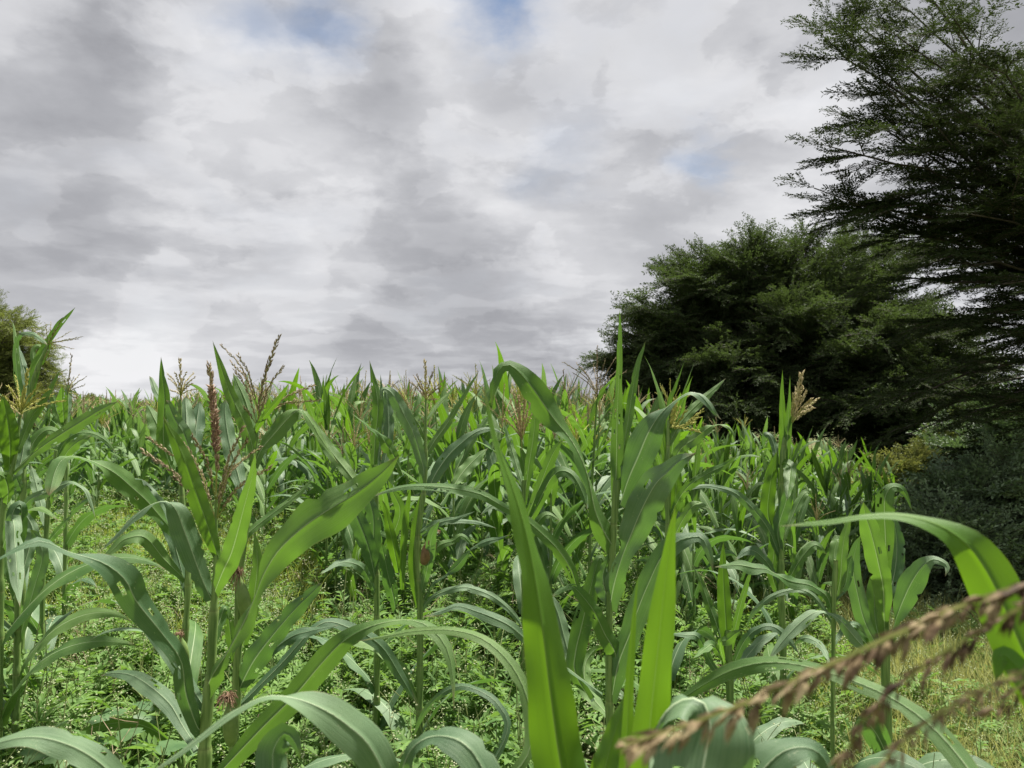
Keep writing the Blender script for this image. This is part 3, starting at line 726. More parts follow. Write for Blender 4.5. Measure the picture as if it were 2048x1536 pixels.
Bp = HP('tall bluish maize plant with upright rolled leaf and big arching left leaf, centre', 2.2,
   [(1222,1545,17),(1218,1380,15),(1219,1267,14),(1219,1216,13),(1223,1119,13),(1231,1001,15),(1233,960,12)],
   [('g', 0, [(1229,1010,14),(1233,925,26),(1234,849,23),(1237,772,15),(1239,696,11),(1240,653,6),(1239,617,0)]),
    ('g', .1, [(1240,960,8),(1247,899,12),(1257,836,17),(1267,772,15),(1277,722,10),(1285,701,6),(1291,682,0)]),
    ('g', -.1, [(1230,1121,12),(1229,1099,34),(1208,1063,40),(1190,1020,28),(1176,955,24),(1160,912,24),(1138,874,26),(1112,843,42),(1087,808,54),(1062,772,48),(1036,742,36),(1016,729,22),(998,739,22),(990,762,20),(985,785,11),(983,814,0)]),
    ('b', -.1, [(1240,1010,12),(1257,958,46),(1277,912,62),(1295,869,60),(1310,843,44),(1328,821,26),(1353,800,18),(1379,785,16),(1399,790,20),(1417,808,14),(1430,826,8),(1443,840,0)]),
    ('b', -.2, [(1219,1218,14),(1228,1170,44),(1243,1118,34),(1262,1070,56),(1283,1020,68),(1310,970,66),(1335,945,46),(1360,922,30),(1393,905,0)]),
    ('b', -.1, [(1222,1405,14),(1236,1330,44),(1260,1267,42),(1277,1216,46),(1298,1165,46),(1323,1114,44),(1353,1084,38),(1386,1074,24),(1404,1076,20),(1417,1101,16),(1424,1127,8),(1426,1144,0)]),
    ('g', -.15, [(1227,1330,10),(1230,1305,34),(1209,1267,32),(1188,1223,32),(1163,1190,24),(1148,1175,16),(1135,1174,11),(1117,1183,9),(1100,1197,0)]),
    ('g', .1, [(1180,1400,10),(1150,1345,30),(1152,1300,38),(1163,1254,40),(1178,1190,33),(1191,1140,24),(1199,1114,13),(1207,1122,14),(1212,1145,0)]),
    ('b', .15, [(1190,1400,10),(1146,1330,16),(1130,1280,27),(1115,1225,25),(1100,1190,10),(1090,1158,0)]),
    ('g', -.25, [(1216,1240,8),(1160,1185,14),(1143,1140,22),(1115,1098,25),(1085,1068,23),(1045,1034,19),(1005,1012,17),(965,990,19),(920,979,21),(870,973,18),(815,973,12),(775,982,7),(731,998,0)]),
    ('b', -.1, [(1205,1390,10),(1120,1325,10),(1075,1300,14),(1051,1278,18),(1020,1252,23),(985,1235,25),(950,1222,20),(914,1212,14),(880,1224,8),(845,1234,0)]),
    ('b', 0, [(1224,1215,10),(1210,1180,36),(1206,1150,22),(1214,1120,10),(1222,1100,0)]),
    ('g', .2, [(1225,1440,10),(1175,1380,30),(1170,1330,26),(1190,1300,14),(1210,1295,0)])])

G4 = HP('leafy maize plant with pale upright leaves, between the tan tassel and the bluish plant', 3.9,
   [(1048,1160,11),(1046,1050,10),(1048,960,9)],
   [('g', 0, [(1048,1010,8),(1058,930,18),(1066,880,20),(1070,840,16),(1070,812,0)]),
    ('g', -.1, [(1050,1040,8),(1075,985,20),(1096,930,22),(1110,900,18),(1124,880,0)]),
    ('g', -.2, [(1052,1060,8),(1075,1010,20),(1100,960,24),(1120,942,22),(1145,950,18),(1165,985,16),(1175,1020,0)]),
    ('b', 0, [(1044,1060,8),(1030,1000,20),(1012,940,20),(1002,900,0)]),
    ('b', -.1, [(1044,1080,8),(1020,1030,18),(990,1010,16),(960,1030,0)]),
    ('g', 0, [(1046,1110,8),(1066,1060,18),(1092,1030,16),(1120,1040,0)]),
    ('g', .2, [(1048,980,8),(1030,920,14),(1018,880,12),(1010,850,0)])])
traced_tassel(G4, 4.2, 'tassel_rosy', [(1044,900),(1042,860),(1040,830),(1038,795)],
   fan((1044,880), [(1020,800),(1028,790),(1050,790),(1060,805),(1015,820),(1062,830),(1052,800),(1012,840)], bow=0.02), wpx=6)

F = HP('maize plant with tall rolled top leaves and straw coloured tassel before the dark tree', 3.4,
   [(1566,1290,13),(1562,1180,13),(1563,1075,12),(1563,1000,12),(1567,900,11),(1575,860,8),(1585,842,4)],
   [('y', 0, [(1563,985,12),(1566,920,18),(1566,860,16),(1564,796,9),(1565,738,0)]),
    ('g', -.05, [(1570,930,10),(1575,872,15),(1578,809,8),(1580,750,0)]),
    ('y', -.25, [(1560,930,10),(1570,925,20),(1580,935,26),(1579,961,22),(1576,985,12),(1574,1002,0)]),
    ('b', .1, [(1556,935,8),(1548,890,13),(1538,870,11),(1529,873,11),(1526,900,0)]),
    ('y', 0, [(1556,1080,10),(1536,1030,27),(1541,965,25),(1551,920,12),(1556,900,0)]),
    ('b', -.2, [(1560,1115,8),(1540,1065,17),(1522,1037,19),(1496,1007,18),(1466,984,14),(1430,974,10),(1400,972,8),(1366,986,0)]),
    ('b', -.1, [(1562,1110,8),(1556,1060,24),(1570,1010,24),(1580,975,14),(1584,955,0)]),
    ('g', .1, [(1566,1080,8),(1590,1020,16),(1612,985,14),(1630,1000,0)]),
    ('b', -.1, [(1564,1170,8),(1530,1120,18),(1500,1100,20),(1470,1120,0)]),
    ('g', 0, [(1566,1180,8),(1600,1120,20),(1630,1090,18),(1655,1110,0)]),
    ('g', 0, [(1562,1200,10),(1545,1150,20),(1548,1100,22),(1540,1060,0)])])
traced_tassel(F, 3.35, 'tassel_tan', [(1585,845),(1590,815),(1597,780),(1603,748)],
   fan((1584,845), [(1593,776),(1612,785),(1622,800),(1634,799),(1606,775),(1588,790),(1626,815)], bow=0.0), wpx=8, thick=1.3)
K = HP('maize plant with drooping yellow tassel against the dark tree', 3.3,
   [(1336,1180,12),(1336,1050,11),(1336,937,10),(1336,870,7),(1337,840,5)],
   [('y', 0, [(1337,880,8),(1338,810,10),(1351,772,6),(1369,722,0)]),
    ('g', .1, [(1338,890,8),(1350,864,14),(1371,833,18),(1404,800,17),(1430,777,10),(1452,756,0)]),
    ('g', -.1, [(1336,945,10),(1361,899,25),(1387,879,23),(1412,859,19),(1430,850,9),(1450,851,8),(1463,861,6),(1471,881,0)]),
    ('y', 0, [(1336,960,8),(1328,900,14),(1322,860,12),(1318,835,0)]),
    ('g', 0, [(1334,1000,8),(1310,940,18),(1290,900,18),(1276,880,0)]),
    ('g', -.2, [(1336,1040,8),(1370,980,18),(1410,950,18),(1450,930,14),(1475,910,0)]),
    ('y', 0, [(1338,1060,10),(1350,1000,22),(1352,950,20),(1345,910,0)]),
    ('g', -.1, [(1336,1110,8),(1360,1050,20),(1390,1010,20),(1425,1020,0)])])
traced_tassel(K, 3.3, 'tassel_yellow', [(1337,862),(1342,835),(1347,815),(1350,800)],
   fan((1338,855), [(1404,822),(1399,834),(1397,862),(1360,815),(1354,806),(1372,822),(1386,846),(1345,806)], bow=-0.35), wpx=7, thick=1.2)

Rp = HP('broad leaved maize plant with pale right leaf, beside the dark bush', 2.7,
   [(1776,1470,17),(1772,1400,17),(1770,1270,16),(1768,1180,14),(1768,1100,12)],
   [('g', 0, [(1773,1140,14),(1771,1080,30),(1769,1030,35),(1770,996,34),(1782,975,20),(1801,976,16),(1814,994,9),(1825,1024,0)]),
    ('g', -.2, [(1770,1275,14),(1768,1227,26),(1766,1176,36),(1755,1120,42),(1741,1063,38),(1731,1032,25),(1727,1003,0)]),
    ('b', -.1, [(1764,1310,12),(1730,1245,28),(1715,1189,32),(1706,1138,28),(1712,1095,16),(1722,1070,0)]),
    ('b', -.2, [(1780,1290,10),(1786,1260,14),(1796,1227,28),(1814,1184,45),(1828,1157,45),(1845,1133,34),(1865,1119,18),(1883,1123,14),(1895,1134,10),(1890,1154,0)]),
    ('b', .1, [(1776,1200,12),(1790,1140,28),(1794,1090,28),(1790,1050,16),(1786,1030,0)]),
    ('b', .1, [(1764,1180,10),(1750,1080,24),(1735,1030,22),(1720,1000,0)]),
    ('g', 0, [(1766,1330,10),(1735,1290,26),(1705,1262,24),(1680,1240,14),(1650,1224,0)]),
    ('g', .1, [(1776,1340,10),(1752,1250,28),(1748,1190,28),(1740,1150,0)])])
S = HP('thin yellowish maize stalk with sagging grey leaves, left of the broad leaved plant', 2.5,
   [(1665,1480,8),(1666,1380,8),(1667,1265,8),(1668,1190,10),(1672,1120,9)],
   [('b', -.1, [(1735,1300,5),(1717,1283,23),(1700,1263,24),(1674,1235,16),(1644,1222,12),(1621,1229,22),(1593,1252,25),(1565,1283,20),(1536,1322,0)]),
    ('g', 0, [(1667,1235,8),(1656,1196,16),(1636,1179,16),(1616,1169,20),(1583,1163,25),(1552,1148,12),(1532,1138,16),(1509,1136,26),(1476,1130,20),(1428,1134,0)]),
    ('b', .1, [(1666,1245,8),(1634,1199,10),(1608,1181,11),(1578,1181,11),(1542,1194,11),(1509,1222,10),(1492,1255,0)]),
    ('g', 0, [(1668,1210,8),(1680,1160,18),(1684,1110,20),(1690,1070,16),(1706,1010,0)]),
    ('b', 0, [(1668,1200,8),(1690,1170,16),(1698,1130,18),(1704,1110,0)]),
    ('y', .1, [(1670,1150,8),(1668,1110,20),(1676,1080,22),(1684,1096,14),(1682,1115,0)]),
    ('b', .1, [(1666,1290,6),(1690,1255,12),(1715,1250,12),(1735,1275,0)]),
    ('b', .2, [(1664,1330,6),(1640,1290,14),(1610,1276,14),(1585,1290,0)])])
Tp = HP('short maize plant without tassel, in the weeds right of the bluish plant', 3.0,
   [(1460,1400,15),(1458,1330,15),(1457,1290,14),(1456,1260,10)],
   [('y', 0, [(1456,1320,12),(1451,1240,26),(1447,1170,24),(1446,1120,12),(1447,1080,0)]),
    ('g', .1, [(1454,1320,10),(1436,1258,18),(1416,1204,16),(1400,1160,10),(1384,1128,0)]),
    ('g', -.1, [(1460,1300,10),(1474,1240,14),(1484,1200,12),(1496,1160,8),(1506,1128,0)]),
    ('g', -.4, [(1456,1350,10),(1440,1290,12),(1455,1280,20),(1470,1268,14),(1486,1260,0)]),
    ('g', -.3, [(1452,1330,10),(1440,1310,12),(1425,1290,18),(1412,1296,16),(1385,1318,0)]),
    ('b', -.1, [(1462,1340,10),(1490,1280,18),(1520,1256,14),(1548,1254,14),(1575,1276,14),(1600,1310,0)]),
    ('b', -.2, [(1456,1365,10),(1424,1330,14),(1398,1276,16),(1370,1270,12),(1335,1268,0)]),
    ('b', .2, [(1462,1360,10),(1496,1310,22),(1530,1275,18),(1560,1265,0)])])

# very near plant with the bright translucent blades
Cn = HP('nearest maize plant, two bright translucent upright blades rising from the bottom edge', 0.95,
   [(1215,1960,40),(1215,1800,34),(1215,1700,28)],
   [('n', -.02, [(1200,1760,60),(1150,1640,100),(1122,1530,104),(1100,1380,90),(1080,1220,68),(1056,1085,49),(1030,990,34),(1005,920,22),(985,850,12),(972,795,6),(965,765,0)]),
    ('n', -.05, [(1230,1760,40),(1275,1640,62),(1293,1530,70),(1303,1420,68),(1316,1300,58),(1326,1200,46),(1336,1120,29),(1344,1060,15),(1351,1008,0)]),
    ('n', .03, [(1235,1700,20),(1250,1540,26),(1257,1400,20),(1266,1260,11),(1276,1148,0)]),
    ('n', .05, [(1195,1720,40),(1200,1600,70),(1222,1490,46),(1248,1410,20),(1262,1366,0)]),
    ('b', -.16, [(1255,1750,40),(1290,1600,44),(1306,1500,52),(1324,1440,58),(1360,1404,62),(1404,1404,105),(1420,1450,165),(1408,1520,195),(1396,1600,190),(1385,1700,110),(1378,1780,0)]),
    ('b', .05, [(1290,1800,40),(1440,1660,50),(1510,1560,92),(1556,1510,76),(1600,1494,50),(1640,1508,38),(1664,1556,22),(1676,1630,0)])])
In = HP('low maize plant whose pale arching leaves cross the bottom edge left of centre', 1.15,
   [(795,1900,40),(795,1750,32),(795,1690,26)],
   [('b', -.12, [(800,1690,30),(777,1575,60),(740,1494,76),(690,1447,74),(640,1415,60),(585,1396,44),(530,1394,28),(470,1422,24),(400,1476,20),(340,1520,12),(285,1556,0)]),
    ('b', -.12, [(792,1690,24),(800,1570,32),(815,1512,38),(845,1480,38),(885,1472,46),(925,1485,64),(957,1522,68),(985,1590,60),(1004,1690,0)]),
    ('b', .05, [(780,1720,24),(660,1590,40),(560,1570,60),(545,1515,62),(556,1480,54),(572,1466,36),(592,1488,20),(600,1520,0)]),
    ('g', .30, [(810,1700,24),(960,1600,24),(1050,1520,24),(1062,1440,27),(1045,1370,27),(1010,1315,25),(960,1275,22),(900,1260,17),(830,1262,14),(775,1272,8),(712,1283,0)], .1),
    ('b', .25, [(812,1720,20),(960,1560,16),(1015,1460,14),(995,1408,15),(960,1382,15),(920,1372,13),(880,1390,13),(845,1430,11),(823,1484,0)], .3)])
Il = HP('maize plant showing only a grey leaf in the bottom left corner', 1.3,
   [(330,1800,34),(330,1700,28),(330,1670,22)],
   [('b', -.1, [(328,1680,26),(282,1620,34),(235,1560,48),(185,1515,54),(130,1487,52),(70,1474,42),(10,1482,26),(-70,1512,0)]),
    ('b', .05, [(332,1690,22),(380,1640,40),(440,1600,40),(490,1600,0)])])
E = HP('maize plant beyond the right edge reaching in with one large lime green leaf', 0.8,
   [(2210,1990,44),(2210,1800,38),(2205,1600,30),(2195,1420,20)],
   [('n', .05, [(2196,1560,40),(2150,1500,60),(2100,1400,92),(2050,1310,100),(2022,1245,98),(1998,1190,96),(1972,1140,90),(1935,1090,72),(1880,1052,44),(1805,1031,25),(1725,1032,19),(1650,1043,15),(1556,1053,0)]),
    ('n', .02, [(2190,1500,30),(2080,1390,50),(2010,1310,36),(1994,1345,16),(1990,1362,0)]),
    ('g', .55, [(2200,1800,30),(2020,1660,40),(1935,1535,42),(1862,1452,41),(1790,1400,37),(1720,1367,32),(1660,1346,24),(1600,1330,28),(1530,1325,33),(1465,1340,32),(1410,1368,25),(1360,1400,12),(1330,1420,0)], .1)])
D = HP('maize plant leaning in from the right with a blurred purplish brown tassel close by', 0.46,
   [(2700,2400,60),(2600,1900,55),(2450,1500,40),(2250,1240,24)],
   [('y', .1, [(2600,1900,60),(2500,1800,120),(2350,1750,140),(2200,1800,0)])])
traced_tassel(D, 0.46, 'tassel_husky', [(2250,1240),(2120,1150),(2050,1170),(1940,1205),(1850,1243),(1760,1282),(1690,1315),(1600,1355),(1500,1402),(1400,1440),(1320,1468),(1250,1490)],
   [[(2250,1240),(2080,1205),(1960,1262),(1850,1330),(1780,1385),(1720,1450),(1670,1560)],
    [(2250,1260),(2130,1310),(2050,1365),(1990,1415)],
    [(2250,1280),(2080,1330),(1960,1380),(1860,1440),(1790,1500),(1740,1550)]], wpx=38, step=0.0017, thick=0.85, hang=0.8, spike_mat='tassel_husky', dyr=0.03)
#__END_HERO__

# ------------------------------------------------------------------ maize, generic plants
def gen_leaf(r, z0, az, length, width, th0, th1, p, rows, cols, twist, droop=0.0):
    s = np.linspace(0, 1, rows)
    th = th0 + (th1 - th0) * s ** p
    ds = length / (rows - 1)
    dx = np.concatenate([[0], np.cumsum(np.sin((th[1:] + th[:-1]) / 2)) * ds]); dz = np.concatenate([[0], np.cumsum(np.cos((th[1:] + th[:-1]) / 2)) * ds])
    az_s = az + 0.35 * r.uniform(-1, 1) * s ** 2
    P = np.stack([np.cos(az_s) * dx, np.sin(az_s) * dx, z0 + dz], 1)
    side = np.stack([-np.sin(az_s), np.cos(az_s), 0 * s], 1)
    T = nrm(np.gradient(P, axis=0)); up = nrm(np.cross(side, T)) * -1
    a_ = twist * s
    Wv = np.cos(a_)[:, None] * side + np.sin(a_)[:, None] * up
    half = width / 2 * prof(s); half[-1] = 0.0008
    b = MB()
    blade(b, P, Wv, half, cols, 0.14 + 0.6 * np.exp(-s / 0.08), ripple=r.uniform(0.05, 0.2), rphase=r.uniform(0, 6), rfreq=r.uniform(5, 10))
    return b
# older leaves on the lower nodes of the front plants, half sunk in the weeds
rl = np.random.default_rng(55)
for root, zs in ((H1, (.3, .45, .6, .75, .9)), (H2, (.3, .45, .6, .75)), (H3, (.3, .45, .6, .75)), (H4, (.25, .4, .55)), (H5, (.3, .45, .6, .8)), (L2, (.3, .45, .6)), (G1, (.25, .35, .5, .65)), (G2, (.25, .38, .5)),
                 (G4, (.3, .45, .6)), (F, (.3, .45, .6)), (K, (.3, .5, .65)), (Rp, (.3, .42)), (S, (.25, .4)), (Tp, (.15, .25)), (B0, (.35,)), (Bp, (.3, .42))):
    a0 = rl.uniform(0, 6.28)
    for k, z0 in enumerate(zs):
        b = gen_leaf(rl, z0, a0 + math.pi * k + rl.normal(0, .4), rl.uniform(.42, .66), rl.uniform(.06, .09), rl.uniform(.35, .7), rl.uniform(1.6, 2.7), rl.uniform(1.1, 1.8), 18, COLS5, rl.normal(0, .7))
        b.build('leaf', 'maize_leaf_blue' if rl.random() < .6 else 'maize_leaf', root)

def gen_tassel(r, h, style, lod, lean=(0, 0)):
    b = MB(); n = 9 if lod < 2 else 6
    L = r.uniform(0.26, 0.38)
    for i in range(n + 1):
        if i == 0: d0, ll = np.array((0.05 * r.normal(), 0.05 * r.normal(), 1)), L
        else:
            a_ = r.uniform(0, 6.28); tilt = r.uniform(0.25, 0.8)
            d0, ll = np.array((math.cos(a_) * math.sin(tilt), math.sin(a_) * math.sin(tilt), math.cos(tilt))), L * r.uniform(0.6, 0.85)
        base = np.array((lean[0], lean[1], h + 0.05 * r.random() * (i > 0)))
        dr = np.array((d0[0] * .3, d0[1] * .3, -0.25 * (1 - d0[2])))
        P = resample(np.array([base, base + d0 * ll * .5, base + (d0 + dr) * ll]), 8 if lod < 2 else 4)
        w = (0.0060 if i else 0.0095)
        tube(b, P, np.linspace(w * 0.5, w * 0.35, len(P)) if lod < 2 else np.linspace(w * 0.9, w * 0.6, len(P)), 3)
        if lod < 2: spikelets(b, P[1:], 0.014, 0.013, w, 0.5, r=r)
    return b
def gen_plant(r, h, tassel, lod):
    """list of (part name, MB, material) for one plant; lod 0 near, 1 middle, 2 far"""
    parts = []
    st = MB(); zz = np.linspace(-0.05, h * 0.92, 9)
    lean = r.normal(0, 0.03, 2)
    zz = np.linspace(-0.05, h * (0.97 if tassel else 0.90), 9)
    P = np.stack([lean[0] * (zz / h) ** 2, lean[1] * (zz / h) ** 2, zz], 1)
    tube(st, P, np.linspace(0.013, 0.006, 9), 6 if lod < 2 else 3, cap=False)
    parts.append(('stem', st, 'maize_stem'))
    n = int(r.integers(10, 13)) if lod < 2 else 9
    az0 = r.uniform(0, math.pi)
    rows, cols = ((14, COLS5), (10, COLS3), (6, COLS3))[lod]
    for i in range(n):
        f = i / (n - 1)
        z0 = h * (0.12 + 0.76 * f)
        ln = h * (0.50 - 0.28 * abs(f - 0.45)) * r.uniform(0.8, 1.15) * (0.75 if (tassel and f > 0.7) else 1.0)
        wd = (0.105 - 0.035 * abs(f - 0.45) * 1.6) * r.uniform(0.85, 1.1)
        up = f > 0.72
        th0 = (r.uniform(0.15, 0.35) if not tassel else r.uniform(0.35, 0.6)) if up else r.uniform(0.35, 0.65)
        th1 = (r.uniform(0.3, 1.0) if r.random() < 0.6 else r.uniform(1.2, 2.2)) if up else r.uniform(0.9, 2.45)
        b = gen_leaf(r, z0, az0 + math.pi * (i % 2) + r.normal(0, 0.35), ln, wd, th0, th1, r.uniform(1.1, 2.2), rows, cols, r.normal(0, 0.7))
        m_ = 'maize_leaf' if r.random() < 0.6 else ('maize_leaf_blue' if f < 0.7 else 'maize_leaf_young')
        parts.append(('leaf', b, m_))
    if not tassel:
        for k in range(3):
            b = gen_leaf(r, h * 0.86, r.uniform(0, 6.28), h * r.uniform(0.15, 0.25), 0.05, 0.05, r.uniform(0.15, 0.6), 1.5, rows, cols, r.normal(0, 1.0))
            parts.append(('leaf', b, 'maize_leaf_young' if r.random() < .5 else 'maize_leaf'))
    else:
        parts.append(('tassel', gen_tassel(r, h * 0.97, tassel, lod, lean * 0.94), tassel))
        if lod < 2 and r.random() < 0.7:
            e = MB(); a_ = r.uniform(0, 6.28); z0 = h * 0.45
            d = np.array((math.cos(a_) * .25, math.sin(a_) * .25, 1)) * 0.16
            P = np.array((0.012 * math.cos(a_), 0.012 * math.sin(a_), z0)) + np.linspace(0, 1, 7)[:, None] * d
            tube(e, P, 0.022 * np.array((.5, .85, 1, 1, .9, .7, .3)), 8)
            parts.append(('ear', e, 'husk'))
    return parts
TST = ['tassel_tan', 'tassel_brown', 'tassel_rosy', 'tassel_yellow', None, None, None, 'tassel_tan', 'tassel_yellow', None]
protos = []
for i, ts in enumerate(TST):                       # near kinds, built part by part; every later plant copies one of them
    r_ = np.random.default_rng(100 + i)
    protos.append([(nm, b.mesh(nm, m_, smooth=(nm != 'tassel')), ts) for nm, b, m_ in gen_plant(r_, 1.0 * 1.7, ts, 0)])
protos1 = []
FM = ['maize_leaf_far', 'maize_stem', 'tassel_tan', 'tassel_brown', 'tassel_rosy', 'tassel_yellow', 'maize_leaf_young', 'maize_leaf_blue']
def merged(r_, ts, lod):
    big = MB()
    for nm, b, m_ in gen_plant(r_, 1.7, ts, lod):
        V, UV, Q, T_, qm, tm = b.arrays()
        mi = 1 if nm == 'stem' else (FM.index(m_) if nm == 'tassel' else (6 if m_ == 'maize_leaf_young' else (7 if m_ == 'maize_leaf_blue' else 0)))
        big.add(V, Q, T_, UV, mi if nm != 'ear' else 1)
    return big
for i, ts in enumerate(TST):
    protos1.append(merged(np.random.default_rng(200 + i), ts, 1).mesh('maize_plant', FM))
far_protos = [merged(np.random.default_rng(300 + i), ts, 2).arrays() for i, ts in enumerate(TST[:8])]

# where the field stands: rows, thinned by the weed clearing at left and the bushes at right
def pxof(x, y): return CX + FPX * x / y
def near_limit(px):
    return np.interp(px, [-200, 60, 120, 330, 480, 640, 760, 1000, 1300, 1500, 1700, 1800], [5.0, 5.5, 9.0, 9.5, 7.5, 5.4, 4.7, 4.9, 4.4, 4.3, 4.8, 6.0])
def height(px, y):
    h_ = np.interp(px, [-100, 120, 300, 520, 700, 1150, 1350, 1550, 1780], [1.45, 1.40, 1.42, 1.55, 1.62, 1.62, 1.42, 1.15, 0.95])
    return h_ + np.clip((y - 14) / 30, 0, 1) * np.interp(px, [0, 300, 700, 1200, 1500], [0.15, 0.15, 0.05, 0.05, 0.1])
rf = np.random.default_rng(5)
cand = []
for yy in np.arange(4.2, 75, 0.56):
    xs = np.arange(-60, 34, 0.32)
    xs = xs + rf.normal(0, 0.07, len(xs)); ys = yy + rf.normal(0, 0.10, len(xs))
    px = pxof(xs, ys)
    ok = (px > -60) & (px < 1790) & (ys > near_limit(px)) & ((rf.random(len(xs)) < np.interp(ys, [4, 14, 30, 75], [0.90, 0.85, 0.6, 0.35])))
    ok &= ~((xs > 0.24 * ys - 0.2) & (ys > 13.2))           # the field ends at the tree
    cand += list(zip(xs[ok], ys[ok], px[ok]))
cand = sorted(cand, key=lambda q: q[1])
cand = [q for q in cand if all((q[0] - h[0]) ** 2 + (q[1] - h[1]) ** 2 > 0.12 for h in hero)]
N_PARTS, N_IND = 150, 300 - len(hero)
ind, rest = cand[:N_IND], cand[N_IND:]
print('field plants', len(cand), 'individual to', ind[-1][1])
ZONES = ((130, 'below the olive tree'), (330, 'beyond the sunlit weed clearing'), (520, 'behind the reddish brown spike'), (700, 'right of the reddish spike'),
         (900, 'behind the tan spiked plant'), (1120, 'behind the nearest bright blade'), (1300, 'behind the tall bluish plant'), (1480, 'below the drooping yellow tassel'),
         (1640, 'around the straw tasselled plant'), (9999, 'near the dark bush'))
TNAME = {'tassel_tan': 'with tan tassel', 'tassel_brown': 'with brown tassel', 'tassel_rosy': 'with rosy tassel', 'tassel_yellow': 'with yellow tassel', None: 'without tassel'}
def zone(px, ts, y):
    z = [q for lim, q in ZONES if px < lim][0]
    dist = 'in nearer rows' if y < 7.5 else ('in middle rows' if y < 10.5 else 'in far rows')
    return f'maize plant {TNAME[ts]} {dist} {z}', f'maize plants {z}'
for n_, (x, y, px) in enumerate(ind):
    hh = float(height(px, y)) * rf.uniform(0.78, 1.16)
    i = int(rf.integers(0, len(TST)))
    if px > 1420 and TST[i]: i = int(rf.choice([4, 5, 6, 9, 0]))
    elif px < 1250 and TST[i] is None and rf.random() < 0.4: i = int(rf.choice([0, 1, 2, 3, 7, 8]))
    ts = TST[i]; s_ = hh / 1.7 * (1.0 if ts is None else 0.97)
    lab, grp = zone(px, ts, y)
    loc = (x, y, float(gz(x, y)))
    if n_ < N_PARTS:
        root = empty('maize_plant', loc, rf.uniform(0, 6.28), s_)
        for nm, me, _ in protos[i]:
            o = bpy.data.objects.new(nm, me); COL.objects.link(o); o.parent = root
    else:
        root = link('maize_plant', protos1[i]); root.location = loc; root.rotation_euler = (0, 0, rf.uniform(0, 6.28)); root.scale = (s_,) * 3
    tag(root, lab, 'maize plant', grp)

rest = np.array(rest)
pick = rf.choice(8, len(rest), p=[.20, .03, .08, .15, .15, .13, .08, .18])
hh = height(rest[:, 2], rest[:, 1]) * rf.uniform(0.74, 1.20, len(rest)) / 1.7
z0 = np.zeros(len(rest))
tag(instanced('maize_field', FM, far_protos, pick, np.stack([rest[:, 0], rest[:, 1], gz(rest[:, 0], rest[:, 1])], 1),
              np.stack([rf.normal(0, .04, len(rest)), rf.normal(0, .04, len(rest)), rf.uniform(0, 6.28, len(rest))], 1), np.stack([hh * 1.15, hh * 1.15, hh], 1)),
    'distant green maize crop running to the horizon', 'maize field', kind='stuff')

# ------------------------------------------------------------------ weeds
def weed_proto(r, h, flowers, leaves, lobes=3, lod=0):
    b = MB()
    def sprig(p, d, ln, wid):
        side = nrm(np.cross(d, np.array((0, 0, 1.0)) + 0.3 * r.normal(size=3)))
        Vs, Ts = [], []
        segs = [(p, d, ln, wid * 0.55)]
        for q in range(1, lobes + 1):
            f = q / (lobes + 1)
            for sg in (-1, 1):
                segs.append((p + d * ln * f * 0.9, nrm(d * 0.65 + side * sg * 0.8 + np.array((0, 0, 0.05))), ln * (0.52 - 0.28 * f), wid * 0.5))
        for (p0, dd, l, w) in segs:
            sd = nrm(np.cross(dd, np.array((0, 0, 1.0)) + 0.25 * r.normal(size=3)))
            m0 = p0 + dd * l * .5 + np.array((0, 0, l * 0.05))
            o = len(Vs); Vs += [p0, m0 + sd * w / 2, p0 + dd * l - np.array((0, 0, l * 0.08)), m0 - sd * w / 2]; Ts.append((o, o + 1, o + 2, o + 3))
        b.add(np.array(Vs), Ts, mat=0)
    stems = 1 if lod else 3
    for s_ in range(stems):
        a_ = r.uniform(0, 6.28); tilt = r.uniform(0.05, 0.5)
        top = np.array((math.cos(a_) * math.sin(tilt), math.sin(a_) * math.sin(tilt), math.cos(tilt))) * h * r.uniform(0.75, 1.0)
        P = resample(np.array([(0, 0, -0.02), top * 0.5 + r.normal(0, 0.02, 3), top]), 5)
        tube(b, P, np.linspace(0.0035, 0.0015, 5), 3, mat=1, cap=False)
        for l in range(leaves // stems):
            f = r.uniform(0.08, 0.85); p = P[0] + (P[-1] - P[0]) * f
            az = r.uniform(0, 6.28); el = r.uniform(-0.1, 0.7)
            sprig(p, np.array((math.cos(az) * math.cos(el), math.sin(az) * math.cos(el), math.sin(el))), h * r.uniform(0.24, 0.42) * (1.1 - 0.5 * f), 0.034 * (1.4 if lod else 1))
        for l in range(flowers // stems):
            az = r.uniform(0, 6.28); f = r.uniform(0.6, 1.0)
            p = P[0] + (P[-1] - P[0]) * f
            e = p + np.array((math.cos(az) * 0.8, math.sin(az) * 0.8, 0.8)) * h * r.uniform(0.08, 0.26)
            tube(b, np.array([p, p * .4 + e * .6 + np.array((0, 0, .004)), e]), 0.0011, 3, mat=1, cap=False)
            for q in range(5 if not lod else 2):
                c0 = e + r.normal(0, 0.012, 3); rr = r.uniform(0.0028, 0.0046) * (1.5 if lod else 1)
                V = c0 + rr * np.array([(1, 0, 0), (-1, 0, 0), (0, 1, 0), (0, -1, 0), (0, 0, .8), (0, 0, -.8)])
                b.add(V, tris=[(0, 2, 4), (2, 1, 4), (1, 3, 4), (3, 0, 4), (2, 0, 5), (1, 2, 5), (3, 1, 5), (0, 3, 5)], mat=2)
    return b
